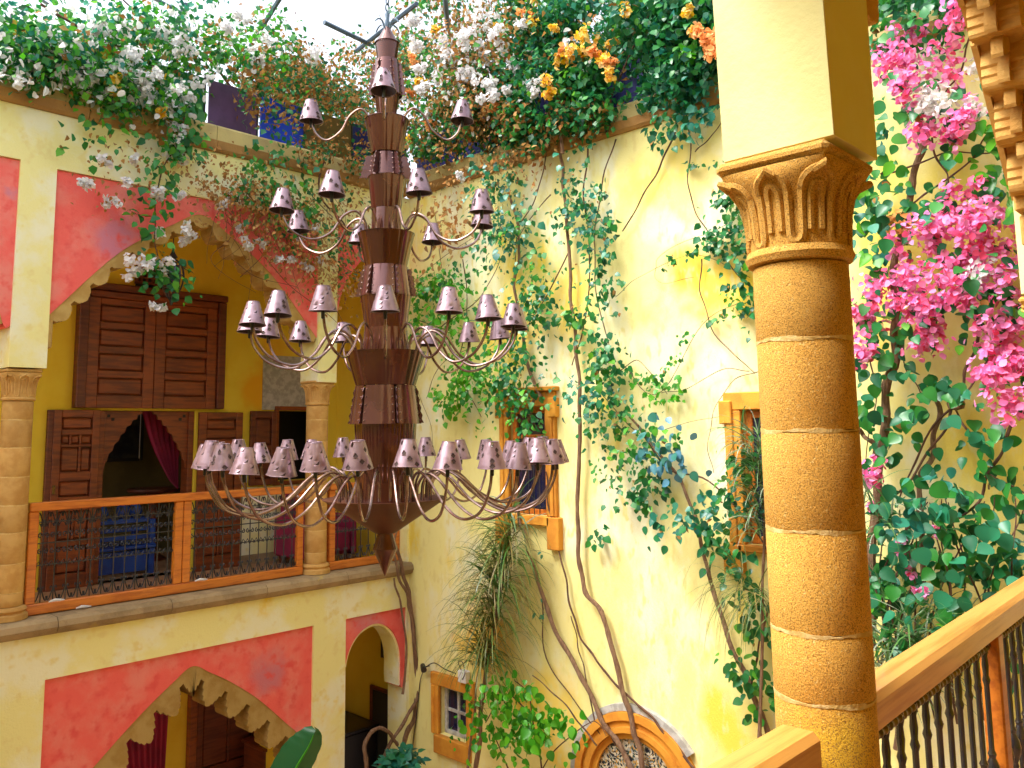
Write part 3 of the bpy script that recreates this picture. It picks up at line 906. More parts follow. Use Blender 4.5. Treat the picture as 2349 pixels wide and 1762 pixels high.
# blue bench and round table inside the room
bl = thing('blue_bench', 'cobalt blue painted bench behind the gallery railing', 'bench', (-2.65, 2.3, FL))
for x in (-3.03, -2.30):
    at_world(MB().box((x, 2.26, FL), (x + .07, 2.33, -.80), .008).build('leg', M['bluepaint']), bl)
    at_world(MB().box((x, 2.75, FL), (x + .07, 2.82, -.95), .008).build('leg', M['bluepaint']), bl)
at_world(MB().box((-3.04, 2.24, -1.28), (-2.22, 2.83, -1.22), .01).build('seat', M['bluepaint']), bl)
for z in (-.84, -.98, -1.12):
    at_world(MB().box((-2.955, 2.275, z), (-2.305, 2.315, z + .07), .008).build('back_slat', M['bluepaint']), bl)
at_world(MB().box((-2.955, 2.28, -1.66), (-2.305, 2.31, -1.30), .008).build('apron', M['bluepaint']), bl)
for x, jl in ((-2.82, 'round cobalt blue jar on the bench, closest to the dark carved door leaf'), (-2.55, 'middle round blue jar of three on the bench'), (-2.4, 'round cobalt blue jar on the bench, closest to the magenta curtain')):
    c = MB().lathe([(.0, -.77), (.06, -.765), (.09, -.72), (.085, -.66), (.05, -.62), (.03, -.60), (.045, -.57), (0.0, -.57)], 12, (x, 2.5, 0)).build('blue_jar', M['bluepaint'], None, True)
    tag(c, jl, 'jar', 'blue jars on the bench')
    c.location.z = -.26
at_world(MB().box((-2.98, 2.40, -.795), (-2.25, 2.62, -.772), .004).build('shelf_board', M['bluepaint']), bl)
st = thing('side_table', 'dark round side table inside the gallery room', 'table', (-1.95, 3.4, FL))
at_world(MB().lathe([(.0, -.80), (.34, -.80), (.36, -.78), (.36, -.75), (.0, -.74)], 20, (-1.75, 3.4, 0)).build('table_top', M['wood'], None, True), st)
at_world(MB().lathe([(.2, FL), (.06, FL + .1), (.05, -1.2), (.09, -.95), (.12, -.80)], 14, (-1.75, 3.4, 0)).build('pedestal', M['wood'], None, True), st)
bl.scale = (1, 1, .72)
ac = thing('armchair', 'dark red armchair behind the short railing near the corner', 'chair', (-.45, 1.3, FL))
at_world(MB().box((-.75, 1.05, FL + .12), (-.10, 1.65, FL + .45), .05).build('seat', M['curtain']), ac)
at_world(MB().box((-.75, 1.655, FL + .12), (-.10, 1.82, FL + .95), .05).build('backrest', M['curtain']), ac)
for x in (-.84, -.095):
    at_world(MB().box((x, 1.05, FL + .1), (x + .085, 1.80, FL + .62), .03).build('armrest', M['curtain']), ac)
for x in (-.72, -.14):
    for y in (1.1, 1.75):
        at_world(MB().box((x - .03, y - .03, FL), (x + .03, y + .03, FL + .118)).build('leg', M['wood']), ac)
# second doorway, dark
dd = thing('gallery_window', 'dark unglazed window under the grey cement patch', 'window', (-.35, 2.05, -.7))
for q in (((-.74, 1.96, -.66), (-.68, 2.15, .36)), ((-.675, 1.965, .302), (.0, 2.15, .36)), ((-.745, 1.95, -.715), (.01, 2.15, -.662))):
    at_world(MB().box(*q, .006).build('frame_bar', M['woodh']), dd)
d3 = thing('window_shutter', 'dark open shutter beside the window under the cement patch', 'shutter', (-.94, 1.95, -.7))
panelled(d3, -1.13, -.745, -.70, .29, 1.92, [(-.62, -.25, (0, 1)), (-.17, .2, (0, 1))], mt='wood', fm='wood', stile=.07)
sw = thing('wall_socket', 'small white switch plate on the gallery wall near the lamp shades', 'switch', (-1.2, 1.99, -.62))
at_world(MB().box((-1.205, 1.985, -.66), (-1.135, 1.998, -.56), .004).build('plate', M['white']), sw)
at_world(MB().box((-1.185, 1.98, -.63), (-1.155, 1.985, -.59), .002).build('rocker', M['grey']), sw)
pl = thing('lattice_vent', 'carved wooden lattice vent above the shutters', 'vent', (-2.45, 1.97, 1.9))
at_world(MB().box((-2.72, 1.975, 1.735), (-2.20, 1.995, 2.06)).build('backing', M['dark']), pl)
for q in (((-2.74, 1.945, 2.03), (-2.18, 1.974, 2.07)), ((-2.74, 1.945, 1.84), (-2.18, 1.974, 1.875)), ((-2.74, 1.945, 1.876), (-2.705, 1.974, 2.029)), ((-2.215, 1.945, 1.876), (-2.18, 1.974, 2.029))):
    at_world(MB().box(*q, .004).build('frame_bar', M['wood']), pl)
for i in range(7):
    x = -2.66 + .07 * i
    at_world(MB().box((x - .013, 1.955, 1.878), (x + .013, 1.973, 2.027), .003).build('lattice_bar', M['wood']), pl)
for i in range(2):
    z = 1.925 + .05 * i
    at_world(MB().box((-2.70, 1.951, z - .009), (-2.22, 1.954, z + .009)).build('lattice_bar', M['wood']), pl)


# ------------------------------------------------------------------ stone columns
def stone_column(x, y, joints, r, label, group, capz, mt, ridge=.009, n=40, ab=.15):
    root = thing('stone_column', label, 'column', (x, y, joints[-1]), group)
    def P(o): return at_world(o, root)
    for a, b in zip(joints, joints[1:]):
        wob = random.uniform(-.0006, .0006)
        mk = mt
        P(MB().lathe([(r - .0015, b + .003), (r + wob, b + .006), (r + wob, (a + b) / 2), (r + wob, a - .006), (r - .0015, a - .003)], n, (x, y, 0)).build('drum', M[mk], None, True))
    for b in joints[1:-1]:
        mj = MB().lathe([(r - .03, b - .006), (r + .0004, b - .0045), (r + .0004, b + .0045), (r - .03, b + .006)], n, (x, y, 0))
        ph = random.uniform(0, 6)
        for q in range(n):
            o1 = .0022 * math.sin(q * .5 + ph) + random.uniform(-.0012, .0022); o2 = .0022 * math.sin(q * .45 + ph) + random.uniform(-.0022, .0012)
            for row, oz in ((1, o1), (2, o2)):
                vx, vy, vz = mj.v[row * n + q]
                mj.v[row * n + q] = (vx, vy, vz + oz)
        P(mj.build('mortar_joint', M['mortar'], None, True))
    z0, z1 = joints[0], capz           # neck ring then bell then abacus
    m0 = mt if isinstance(mt, str) else mt[0]
    P(MB().lathe([(r - .01, z0), (r + .010, z0 + .004), (r + .016, z0 + .018), (r + .010, z0 + .034), (r - .01, z0 + .038)], n, (x, y, 0)).build('neck_ring', M[m0], None, True))
    zb, zt = z0 + .036, z1 - .045
    def bell(th, t):
        c = r + .002 + .012 * t + .045 * max(0, (t - .45) / .55) ** 2
        sq = ab * .97 / max(abs(math.cos(th)), abs(math.sin(th)))
        k = max(0, (t - .55) / .45) ** 2
        return c + (min(sq, ab * 1.30) - c) * k * .9
    vs, fs, nr, nn = [], [], 16, 48
    for i in range(nr + 1):
        t = i / nr
        for k in range(nn):
            th = 2 * PI * k / nn
            q = bell(th, t)
            vs.append((x + q * math.cos(th), y + q * math.sin(th), zb + (zt - zb) * t))
    for i in range(nr):
        for k in range(nn):
            fs.append((i * nn + k, i * nn + (k + 1) % nn, (i + 1) * nn + (k + 1) % nn, (i + 1) * nn + k))
    P(MB().add(vs, fs).build('capital', M[m0], None, True))
    mb = MB()
    nl = 8
    def on(th, t, e=.0):
        q = bell(th, min(t, .98)) + e
        return (x + q * math.cos(th), y + q * math.sin(th), zb + (zt - zb) * t)
    for k in range(nl):
        c = 2 * PI * k / nl
        for hw, tb, tt, rr in ((.27, .12, .88, ridge * 1.15), (.11, .16, .74, ridge)):
            path = [on(c - hw, tb), on(c - hw, tb + (tt - tb) * .35), on(c - hw, tb + (tt - tb) * .68)]
            for a in np.linspace(PI, 0, 8):
                path.append(on(c + hw * math.cos(a), tb + (tt - tb) * .72 + (tt - tb) * .28 * math.sin(a)))
            path += [on(c + hw, tb + (tt - tb) * .68), on(c + hw, tb + (tt - tb) * .35), on(c + hw, tb)]
            mb.tube(crom(path, 2), rr, 6)
        mb.tube(crom([on(c + .27, .14), on(c + .30, .05), on(c + PI / 8, .01), on(c + PI / 4 - .30, .05), on(c + PI / 4 - .27, .14)], 3), ridge * 1.15, 6)
        # turned-over tip
        mb.tube([on(c - .10, .84, .004), on(c, .90, .014), on(c + .10, .84, .004)], ridge * 1.1, 6)
    P(mb.build('carved_leaves', M[m0], None, True))
    P(MB().box((x - ab, y - ab, zt), (x + ab, y + ab, z1 - .012), .012).build('abacus', M[m0]))
    zf = joints[-1]
    return root, P


for x, lab, hz in ((-4.497, 'stone column left of the wide red arch on the far gallery sill', 0), (-1.268, 'stone column behind the chandelier on the far gallery sill', 0)):
    root, P = stone_column(x, .17, [.31, .14, -.11, -.37, -.62, -.86, -1.13, -1.38, -1.50], .128, lab, 'columns of the far gallery', .61, 'farstone', .008, 28, .15)
    P(MB().lathe([(.125, -1.50), (.15, -1.505), (.165, -1.53), (.15, -1.555), (.17, -1.57), (.175, -1.614), (.1, -1.614)], 28, (x, .17, 0)).build('base', M['farstone'], None, True))


# ------------------------------------------------------------------ far gallery railing with wrought iron grille
def scroll_cell(w_, z):
    """iron scroll motif of one bay, centred at x = 0, facing y = 0"""
    mb = MB(); r = .0058
    def spiral(cx, cz, rad, a0, turns, sx, sz):
        return [(cx + sx * rad * (1 - k / 22) * math.cos(a0 + turns * 2 * PI * k / 22), 0, cz + sz * rad * (1 - k / 22) * math.sin(a0 + turns * 2 * PI * k / 22)) for k in range(20)]
    for sz in (1, -1):
        for sx in (1, -1):
            mb.tube(spiral(sx * w_ * .22, z + sz * .075, w_ * .22, -PI / 2, 1.35, sx, sz), r, 4)
    for zz in (z - .19, z + .19):
        s = 1 if zz < z else -1
        for sx in (1, -1):
            mb.tube([(sx * .004, 0, zz - s * .02), (sx * w_ * .25, 0, zz + s * .03), (sx * w_ * .46, 0, zz), (sx * w_ * .40, 0, zz - s * .02)], r, 4)
    return mb


def fleur(w_, z, s=1):
    mb = MB(); r = .006
    for sx in (1, -1):
        mb.tube(crom([(0, 0, z + s * .13), (sx * .012, 0, z + s * .09), (sx * w_ * .30, 0, z + s * .025), (sx * w_ * .44, 0, z + s * .012), (sx * w_ * .46, 0, z + s * .05)], 3), r, 4)
        mb.tube(crom([(0, 0, z + s * .10), (sx * w_ * .2, 0, z + s * .135), (sx * w_ * .26, 0, z + s * .11)], 3), r * .9, 4)
    return mb


IR = M['iron']
CW = .1075
mesh_scroll = scroll_cell(CW, -.985); sc_me = mesh_scroll.build('scroll', IR); SCROLL = sc_me.data; bpy.data.objects.remove(sc_me)
tmp = fleur(CW, -1.51); t_o = tmp.build('fleuron', IR); FLEUR = t_o.data; bpy.data.objects.remove(t_o)
tmp = MB().tube([(0, 0, -1.512), (0, 0, -.692)], .0062, 5); t_o = tmp.build('iron_bar', IR); BAR = t_o.data; bpy.data.objects.remove(t_o)
tmp = fleur(CW, -.70, -1); t_o = tmp.build('fleuron', IR); FLEURT = t_o.data; bpy.data.objects.remove(t_o)


def far_railing(xa, xb, mid, label):
    r = thing('gallery_railing', label, 'railing', ((xa + xb) / 2, .17, -1.612), 'railings of the far gallery')
    y0, y1 = .13, .20
    def P(nm, a, b, mt='rail'):
        return at_world(MB().box(a, b, .008).build(nm, M[mt]), r)
    P('top_rail', (xa, y0 - .015, -.690), (xb, y1 + .015, -.612))
    P('bottom_rail', (xa, y0, -1.610), (xb, y1, -1.515))
    posts = [(xa, xa + .085)] + ([(mid - .088, mid - .003), (mid + .003, mid + .088)] if mid else []) + [(xb - .075, xb)]
    for a, b in posts:
        P('post', (a, y0 + .003, -1.514), (b, y1 - .003, -.691))
    bays = [(posts[0][1], posts[1][0]), (posts[2][1], posts[3][0])] if mid else [(posts[0][1], posts[1][0])]
    org = Vector(r.location)
    for a, b in bays:
        k = max(1, round((b - a) / CW)); st_ = (b - a) / k
        for i in range(k):
            xc = a + st_ * (i + .5)
            for nm, me in (('iron_bar', BAR), ('scroll', SCROLL), ('fleuron', FLEUR), ('fleuron', FLEURT)):
                o = inst(nm, me, r, (xc - org.x, 0, -org.z))
                if nm != 'iron_bar':
                    o['kind'] = 'stuff'
        for z in (-.985, -1.18, -.795):
            at_world(MB().box((a, .164, z - .005), (b, .176, z + .005)).build('cross_bar', IR), r)
    return r


far_railing(-4.36, -1.455, -2.895, 'two-bay orange wood railing with iron scrolls below the wide red arch')
far_railing(-1.10, -.035, None, 'short orange wood railing with iron scrolls behind the chandelier tip')
far_railing(-7.9, -4.70, -6.3, 'railing end at the left edge of the picture beside the column')
for x, z, fl_ in ((-4.12, -1.505, 'white fallen blossom on the bottom rail near the left column'), (-2.72, -1.505, 'white fallen blossom on the bottom rail by the middle post'), (-3.88, -1.60, 'white fallen blossom on the stone sill under the railing')):
    c = MB()
    c.tube([(x - .05, .10, z), (x, .09, z + .012), (x + .05, .10, z + .004), (x + .09, .105, z)], [.006, .014, .012, .004], 6)
    tag(c.build('fallen_petal', LF['white'], None, True), fl_, 'petal', 'fallen blossoms on the sill')

# ------------------------------------------------------------------ lower passage under the gallery
lw = thing('passage_wall', 'yellow back wall of the ground floor passage behind the arches', 'wall', (-4, 2.0, G))
at_world(MB().box((-9.4, 2.0, G), (.4, 2.1, FL - .35)).build('wall', M['ochre']), lw)
struct(MB().box((-1.24, .36, G), (-1.10, 1.35, FL - .345)).build('passage_cross_wall', M['ochre']))
a, b = onL(430, 1480, 1.9), onL(560, 1659, 1.9)
ld = thing('wooden_door', 'tall dark red wooden door seen through the lower scalloped arch', 'door', ((a.x + b.x) / 2, 1.95, G))
panelled(ld, a.x, b.x, G, a.z + .35, 1.92, [(-5.6, -5.0, (0, .5, 1)), (-4.9, -4.2, (0, .5, 1)), (-4.1, -3.3, (0, .5, 1)), (-3.2, -2.75, (0, .5, 1))], mt='wood', fm='wood', stile=.08)
at_world(MB().box((a.x - .1, 1.90, G), (a.x - .005, 1.998, a.z + .45), .008).build('door_frame', M['woodh']), ld)
at_world(MB().box((b.x + .005, 1.90, G), (b.x + .1, 1.998, a.z + .45), .008).build('door_frame', M['woodh']), ld)
c0, c1 = onL(330, 1500, 1.0), onL(408, 1659, 1.0)
drape('arch_curtain', 'dark red curtain hanging inside the lower scalloped arch', lambda u: (c0.x - .55 + .75 * u, c0.z + .18), lambda u: (c0.x - .60 + 1.0 * u - .3 * u * u, G + .3), 9, .05, 1.0, 'curtain', sag=.25)
fr = thing('framed_picture', 'black framed picture on the passage wall under the small arch', 'picture', (-.1, 1.98, -2.6))
struct(MB().box((.36, .36, G), (.42, 2.1, FL - .345)).build('passage_end_wall', M['ochre']))
a, b = onR(824, 1365, .34), onR(852, 1428, .34)
at_world(MB().box((.345, b.y + .03, b.z + .03), (.355, a.y - .03, a.z - .03)).build('canvas', M['ochre']), fr)
for q in (((.325, a.y - .04, b.z), (.358, a.y, a.z + .1)), ((.325, b.y + .042, b.z), (.358, a.y - .042, b.z + .04)), ((.325, b.y, b.z), (.358, b.y + .04, a.z + .1))):
    at_world(MB().box(*q, .005).build('frame_bar', M['iron']), fr)
a, b = onR(802, 1478, .35), onR(852, 1560, .35)
pd = thing('wooden_doorway', 'dark doorway at the end of the passage behind the small arch', 'doorway', (.35, b.y, G))
at_world(MB().box((.335, a.y - .8, G), (.358, a.y - .05, a.z - .05)).build('door_leaf', M['dark']), pd)
for q in (((.32, a.y - .048, G), (.358, a.y, a.z)), ((.32, a.y - .8, a.z - .048), (.358, a.y - .05, a.z))):
    at_world(MB().box(*q, .005).build('door_frame', M['wood']), pd)
so = thing('cabinet', 'tall black cabinet in shade under the small arch', 'cabinet', (-.3, 1.2, G))
zt = onL(750, 1590, 1.0).z
at_world(MB().box((-.98, 1.0, G), (.3, 1.9, zt), .02).build('body', M['leather']), so)
at_world(MB().box((-1.0, .97, zt + .002), (.32, 1.92, zt + .04), .01).build('top', M['leather']), so)
lc = thing('cabinet', 'dark cabinet at the right foot of the lower scalloped arch', 'cabinet', (-1.6, 1.5, G))
a, b = onL(572, 1625, 1.2), onL(665, 1605, 1.2)
at_world(MB().box((a.x, 1.2, G), (a.x + 1.0, 1.7, a.z), .01).build('body', M['wood']), lc)
at_world(MB().box((a.x - .03, 1.17, a.z + .002), (a.x + 1.03, 1.72, a.z + .04), .008).build('top', M['wood']), lc)

# ------------------------------------------------------------------ roof terrace: sheet-metal screens, steel pergola
def screen_panels(axis, spec, label, n):
    r = thing('terrace_screen', label, 'screen', (spec[0][0] if axis == 'y' else .32, .32 if axis == 'y' else spec[0][0], 3.33))
    for u0, u1, mt in spec:
        if axis == 'y':
            at_world(MB().box((u0, .30, 3.335), (u1 - .02, .32, 3.97), .002).build('screen_panel', M['pan_' + mt]), r)
            at_world(MB().box((u1 - .018, .29, 3.335), (u1 - .002, .33, 4.02)).build('screen_post', M['iron']), r)
        else:
            at_world(MB().box((.30, u0, 3.335), (.32, u1 + .02, 3.97), .002).build('screen_panel', M['pan_' + mt]), r)
            at_world(MB().box((.29, u1 + .018, 3.335), (.33, u1 + .002, 4.02)).build('screen_post', M['iron']), r)
    return r


screen_panels('y', [(-9.2, -6.2, 'green'), (-6.2, -4.7, 'green'), (-4.7, -4.0, 'yellow'), (-4.0, -3.35, 'yellow'), (-3.35, -2.72, 'green'), (-2.68, -2.06, 'purple'), (-2.03, -1.42, 'blue'), (-1.42, -.7, 'brownp'), (-.7, .2, 'navy')],
              'row of green purple and blue painted sheets above the left parapet', 0)
screen_panels('x', [(.2, -.6, 'navy'), (-.6, -1.3, 'navy'), (-1.3, -2.2, 'navy'), (-2.2, -3.0, 'dkgreen'), (-3.0, -3.9, 'navy'), (-3.9, -4.9, 'dkgreen'), (-4.9, -5.9, 'dkgreen'), (-5.9, -7.4, 'dkgreen')],
              'row of navy and dark green painted sheets above the right parapet', 0)
pg = thing('steel_pergola', 'blue-grey steel pergola bars crossing the white sky over the courtyard', 'pergola', (-4, -3, 5))
ZP = 5.0
for (ax_, ay_), (bx_, by_), rr in (((640, -60), (500, 165), .03), ((700, 48), (800, 96), .028), ((770, 110), (900, 8), .03), ((402, 10), (372, 70), .03), ((330, -5), (402, 34), .024), ((960, -20), (985, 250), .03), ((60, -20), (215, 84), .02)):
    at_world(MB().tube([onZ(ax_, ay_, ZP), onZ(bx_, by_, ZP)], rr, 6).build('pergola_bar', M['steel']), pg)
# ------------------------------------------------------------------ chandelier
AX, AY = -3.30, -3.685
SRC = 331.0                          # photograph pixels per metre at the chandelier's axis
ch = thing('chandelier', 'tall brown tiered metal chandelier with pierced lamp shades hanging in the courtyard', 'chandelier', (AX, AY, -.97))


def CP(o):
    return at_world(o, ch)


def shell(prof, name, mt='body', n=40):
    return CP(MB().lathe(prof, n, (AX, AY, 0)).build(name, M[mt], None, True))


def R_(wsrc):
    return wsrc / 2 / SRC


def frustum(zt, wt, zb, wb, name='body_drum', lip=True, mt='body'):
    rt, rb = R_(wt), R_(wb)
    th = .006
    prof = [(rb, zb), (rt, zt)] + ([(rt + .004, zt), (rt + .004, zt + .004), (rt - th, zt + .004), (rt - th - (rt - rb) * .4, zt - (zt - zb) * .4)] if lip else [])
    return shell(prof, name, mt)


# (z top, width top, z bottom, width bottom) of each hollow drum, photograph pixels for the widths
for q in ((2.823, 58, 2.62, 42), (2.433, 60, 2.245, 42), (2.235, 104, 1.985, 74), (1.805, 88, 1.575, 71), (1.390, 132, 1.150, 96), (.945, 119, .715, 98), (.545, 184, .315, 138), (.055, 143, -.235, 131)):
    frustum(*q)
for q in ((2.245, 40, 2.20, 40), (1.58, 69, 1.37, 72), (.72, 98, .52, 112), (-.23, 128, -.48, 136)):
    frustum(*q, name='body_collar', lip=False)
shell([(.004, 2.965), (.02, 2.95), (R_(30), 2.90), (R_(58) + .004, 2.815), (R_(58) - .01, 2.81)], 'top_cone', 'fin')
frustum(-.460, 280, -.690, 46, 'bottom_cone', True, 'dull')
shell([(R_(38), -.66), (R_(34), -.69), (R_(54), -.79), (R_(54), -.80), (.004, -.975)], 'tip')


def skirt(zt, wt, zb, wb, fin, n=6, rot=0.0):
    rt, rb = R_(wt), R_(wb)
    for k in range(n):
        a0 = rot + 2 * PI * k / n + .05; a1 = rot + 2 * PI * (k + 1) / n - .05
        mb = MB(); vs = []
        for i in range(9):
            a = a0 + (a1 - a0) * i / 8
            for r, z in ((rt, zt), (rb, zb), (rb - .005, zb), (rt - .005, zt)):
                vs.append((AX + r * math.cos(a), AY + r * math.sin(a), z))
        fs = []
        for i in range(8):
            o = i * 4
            for j in range(4):
                fs.append((o + j, o + 4 + j, o + 4 + (j + 1) % 4, o + (j + 1) % 4))
        fs += [(0, 1, 2, 3), (32, 35, 34, 33)]
        CP(mb.add(vs, fs).build('skirt_plate', M['fin'], None, True))
        rv = MB()
        for a in (a0 + .06, a1 - .06):
            for j in range(5):
                t = (j + .5) / 5
                r = rt + (rb - rt) * t
                c = (AX + (r + .001) * math.cos(a), AY + (r + .001) * math.sin(a), zt + (zb - zt) * t)
                rv.lathe([(.007, -.004), (.006, .0), (.0, .004)], 6, c)
        o = rv.build('rivets', M['arm']); o['kind'] = 'stuff'; CP(o)
        a = rot + 2 * PI * k / n
        d = (math.cos(a), math.sin(a)); s = (-d[1], d[0])
        P = []
        m = 9
        for j in range(m + 1):
            t = j / m
            r = rt + (rb - rt) * t + fin * (.75 + .35 * t) + (.006 if j % 2 else -.004)
            P.append((r, zt - .015 + (zb - zt + .02) * t))
        P += [(rb - .03, zb + .005), (rt - .03, zt - .015)]
        vs = [(AX + r * d[0] + s[0] * e, AY + r * d[1] + s[1] * e, z) for e in (-.0025, .0025) for r, z in P]
        k_ = len(P)
        CP(MB().add(vs, [tuple(range(k_)), tuple(range(k_, 2 * k_))[::-1]] + [(i, (i + 1) % k_, (i + 1) % k_ + k_, i + k_) for i in range(k_)]).build('fin', M['fin']))


ROT0 = -2.35
skirt(2.69, 56, 2.425, 74, .022, 6, ROT0 + .52)
skirt(1.985, 66, 1.80, 82, .060, 6, ROT0 + .62)
skirt(1.155, 101, .940, 122, .030, 6, ROT0 + .50)
skirt(.312, 140, .050, 164, .014, 6, ROT0 + .42)


def shade_mesh(name, variant):
    cols, rows = 12, 5
    rt, rb, h = .040, .086, .152
    mb = MB()
    V = {}
    def pt(c, rr):
        a = 2 * PI * c / cols; t = rr / rows
        r = rb + (rt - rb) * t
        return (r * math.cos(a), r * math.sin(a), h * t)
    for i in range(rows):
        for c in range(cols):
            hole = (i == 0 and c % 3 == 0) or (i == 1 and c % 4 == 2) or (i == 2 and c % 3 == 1) or (i == 3 and c % 4 == 3) or (i == 4 and c % 6 == 0)
            if not hole:
                mb.add([pt(c, i), pt(c + .5, i), pt(c + 1, i), pt(c + 1, i + 1), pt(c + .5, i + 1), pt(c, i + 1)], [(0, 1, 4, 5), (1, 2, 3, 4)])
                continue
            q = [pt(c, i), pt(c + .5, i), pt(c + 1, i), pt(c + 1, i + 1), pt(c + .5, i + 1), pt(c, i + 1)]
            if variant == 0:
                d = [pt(c + .5, i - .02), pt(c + .92, i + .5), pt(c + .5, i + 1.02), pt(c + .08, i + .5)]
            else:
                d = [pt(c + .15, i + .12), pt(c + .80, i + .22), pt(c + .93, i + .85), pt(c + .55, i + .45)]
            mb.add(q + d, [(0, 1, 6), (1, 2, 7, 6), (2, 3, 7), (3, 4, 8, 7), (4, 5, 8), (5, 9, 8), (5, 0, 9), (0, 6, 9)])
    # rolled rims and the inner spider that carries the shade
    mb.tube([(rb * math.cos(a), rb * math.sin(a), 0) for a in np.linspace(0, 2 * PI, 25)], .0022, 4, False)
    mb.tube([(rt * math.cos(a), rt * math.sin(a), h) for a in np.linspace(0, 2 * PI, 25)], .002, 4, False)
    for a in (0, PI / 2):
        mb.tube([(rt * math.cos(a), rt * math.sin(a), h - .002), (-rt * math.cos(a), -rt * math.sin(a), h - .002)], .0018, 4)
    o = mb.build(name, M['shade'])
    import bmesh
    bm = bmesh.new(); bm.from_mesh(o.data)
    bmesh.ops.remove_doubles(bm, verts=bm.verts, dist=.0002)
    bm.to_mesh(o.data); bm.free()
    o.data.materials.append(M['liner'])
    nf = len(o.data.polygons)
    ln = MB()
    ln.v = [tuple(v.co) for v in o.data.vertices]; ln.f = [tuple(p.vertices) for p in o.data.polygons]
    n0 = len(ln.f)
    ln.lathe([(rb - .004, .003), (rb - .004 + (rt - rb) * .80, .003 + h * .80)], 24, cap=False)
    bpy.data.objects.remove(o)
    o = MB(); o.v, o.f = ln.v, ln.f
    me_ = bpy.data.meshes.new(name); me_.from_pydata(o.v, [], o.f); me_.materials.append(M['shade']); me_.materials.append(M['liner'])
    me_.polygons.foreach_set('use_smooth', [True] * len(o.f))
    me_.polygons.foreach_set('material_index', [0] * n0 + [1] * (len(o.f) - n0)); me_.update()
    o = bpy.data.objects.new(name, me_)
    o.data.polygons.foreach_set('use_smooth', [True] * len(o.data.polygons))
    me = o.data
    bpy.data.objects.remove(o)
    return me


SHADE = [shade_mesh('lamp_shade', 0), shade_mesh('lamp_shade', 1)]
so_o = MB().lathe([(.004, -.05), (.011, -.045), (.012, .0), (.014, .01), (.014, .05), (.006, .055)], 10).build('lamp_socket', M['black'], None, True)
SOCK = so_o.data; bpy.data.objects.remove(so_o)
bu_o = MB().lathe([(.006, .05), (.016, .075), (.014, .10), (.004, .125)], 10).build('bulb', M['white'], None, True)
BULB = bu_o.data; bpy.data.objects.remove(bu_o)
FRONT = math.atan2(CAM[1] - AY, CAM[0] - AX)
base = Vector(ch.location)


def tier(n, off, pts, tilt=0.0, rad=.009, variants=(0,)):
    P = crom([(r, 0, z - base.z) for r, z in pts], 7)
    arm0 = MB().tube(P, rad, 8).build('arm', M['arm'], None, True)
    me = arm0.data
    bpy.data.objects.remove(arm0)
    for k in range(n):
        a = FRONT + off + 2 * PI * k / n
        dz = random.uniform(-.022, .018)
        arm = inst('arm', me, ch, (0, 0, dz), a + random.uniform(-.03, .03))
        e = P[-1]
        v = SHADE[random.choice(variants)]
        s = inst('lamp_shade', v, arm, (e.x, 0, e.z - .012), random.uniform(0, 6))
        s.rotation_euler = (random.uniform(-.09, .09), tilt + random.uniform(-.09, .09), random.uniform(0, 6))
        inst('lamp_socket', SOCK, arm, (e.x, 0, e.z - .01))
        inst('bulb', BULB, arm, (e.x, 0, e.z - .01))


tier(4, -.07, [(.115, 2.20), (.125, 2.27), (.19, 2.335), (.27, 2.28), (.33, 2.17), (.43, 2.10), (.51, 2.15), (.545, 2.255)])
tier(8, PI / 8 - .10, [(.15, 1.385), (.155, 1.47), (.22, 1.54), (.31, 1.50), (.40, 1.37), (.53, 1.315), (.66, 1.36), (.72, 1.44), (.735, 1.51)])
tier(16, 0.0, [(.235, .50), (.24, .62), (.33, .70), (.42, .66), (.51, .53), (.64, .45), (.80, .49), (.90, .60), (.93, .715)], variants=(1, 1, 0))
tier(30, PI / 30, [(.31, -.47), (.325, -.34), (.41, -.265), (.53, -.31), (.70, -.46), (.88, -.53), (1.06, -.48), (1.155, -.34), (1.18, -.205)], variants=(0, 0, 1))
for k in range(4):
    a = FRONT + .75 + k * PI / 2
    CP(MB().tube(crom([(AX + r * math.cos(a), AY + r * math.sin(a), z) for r, z in ((.02, 2.93), (.05, 2.985), (.09, 2.985), (.125, 2.95))], 4), [.006] * 12 + [.002], 5).build('finial_hook', M['steel']))
for k in range(3):
    a = FRONT + .3 + k * 2.1
    CP(MB().tube([(AX + .015 * math.cos(a), AY + .015 * math.sin(a), 2.94), (AX + .06 * math.cos(a), AY + .06 * math.sin(a), 3.05)], [.007, .002], 5).build('finial_spike', M['steel']))
CP(MB().lathe([(.012, 2.95), (.02, 2.98), (.012, 3.02), (.018, 3.05), (.008, 3.08)], 10, (AX, AY, 0)).build('finial', M['steel'], None, True))
lk = [(.016 * math.cos(a), 0, .034 * math.sin(a)) for a in np.linspace(0, 2 * PI, 13)]
l_o = MB().tube(lk, .0055, 5, False).build('chain_link', M['steel'], None, True)
LINK = l_o.data; bpy.data.objects.remove(l_o)
for k in range(36):
    inst('chain_link', LINK, ch, (0, 0, 3.105 + k * .055 - base.z), (k % 2) * PI / 2)

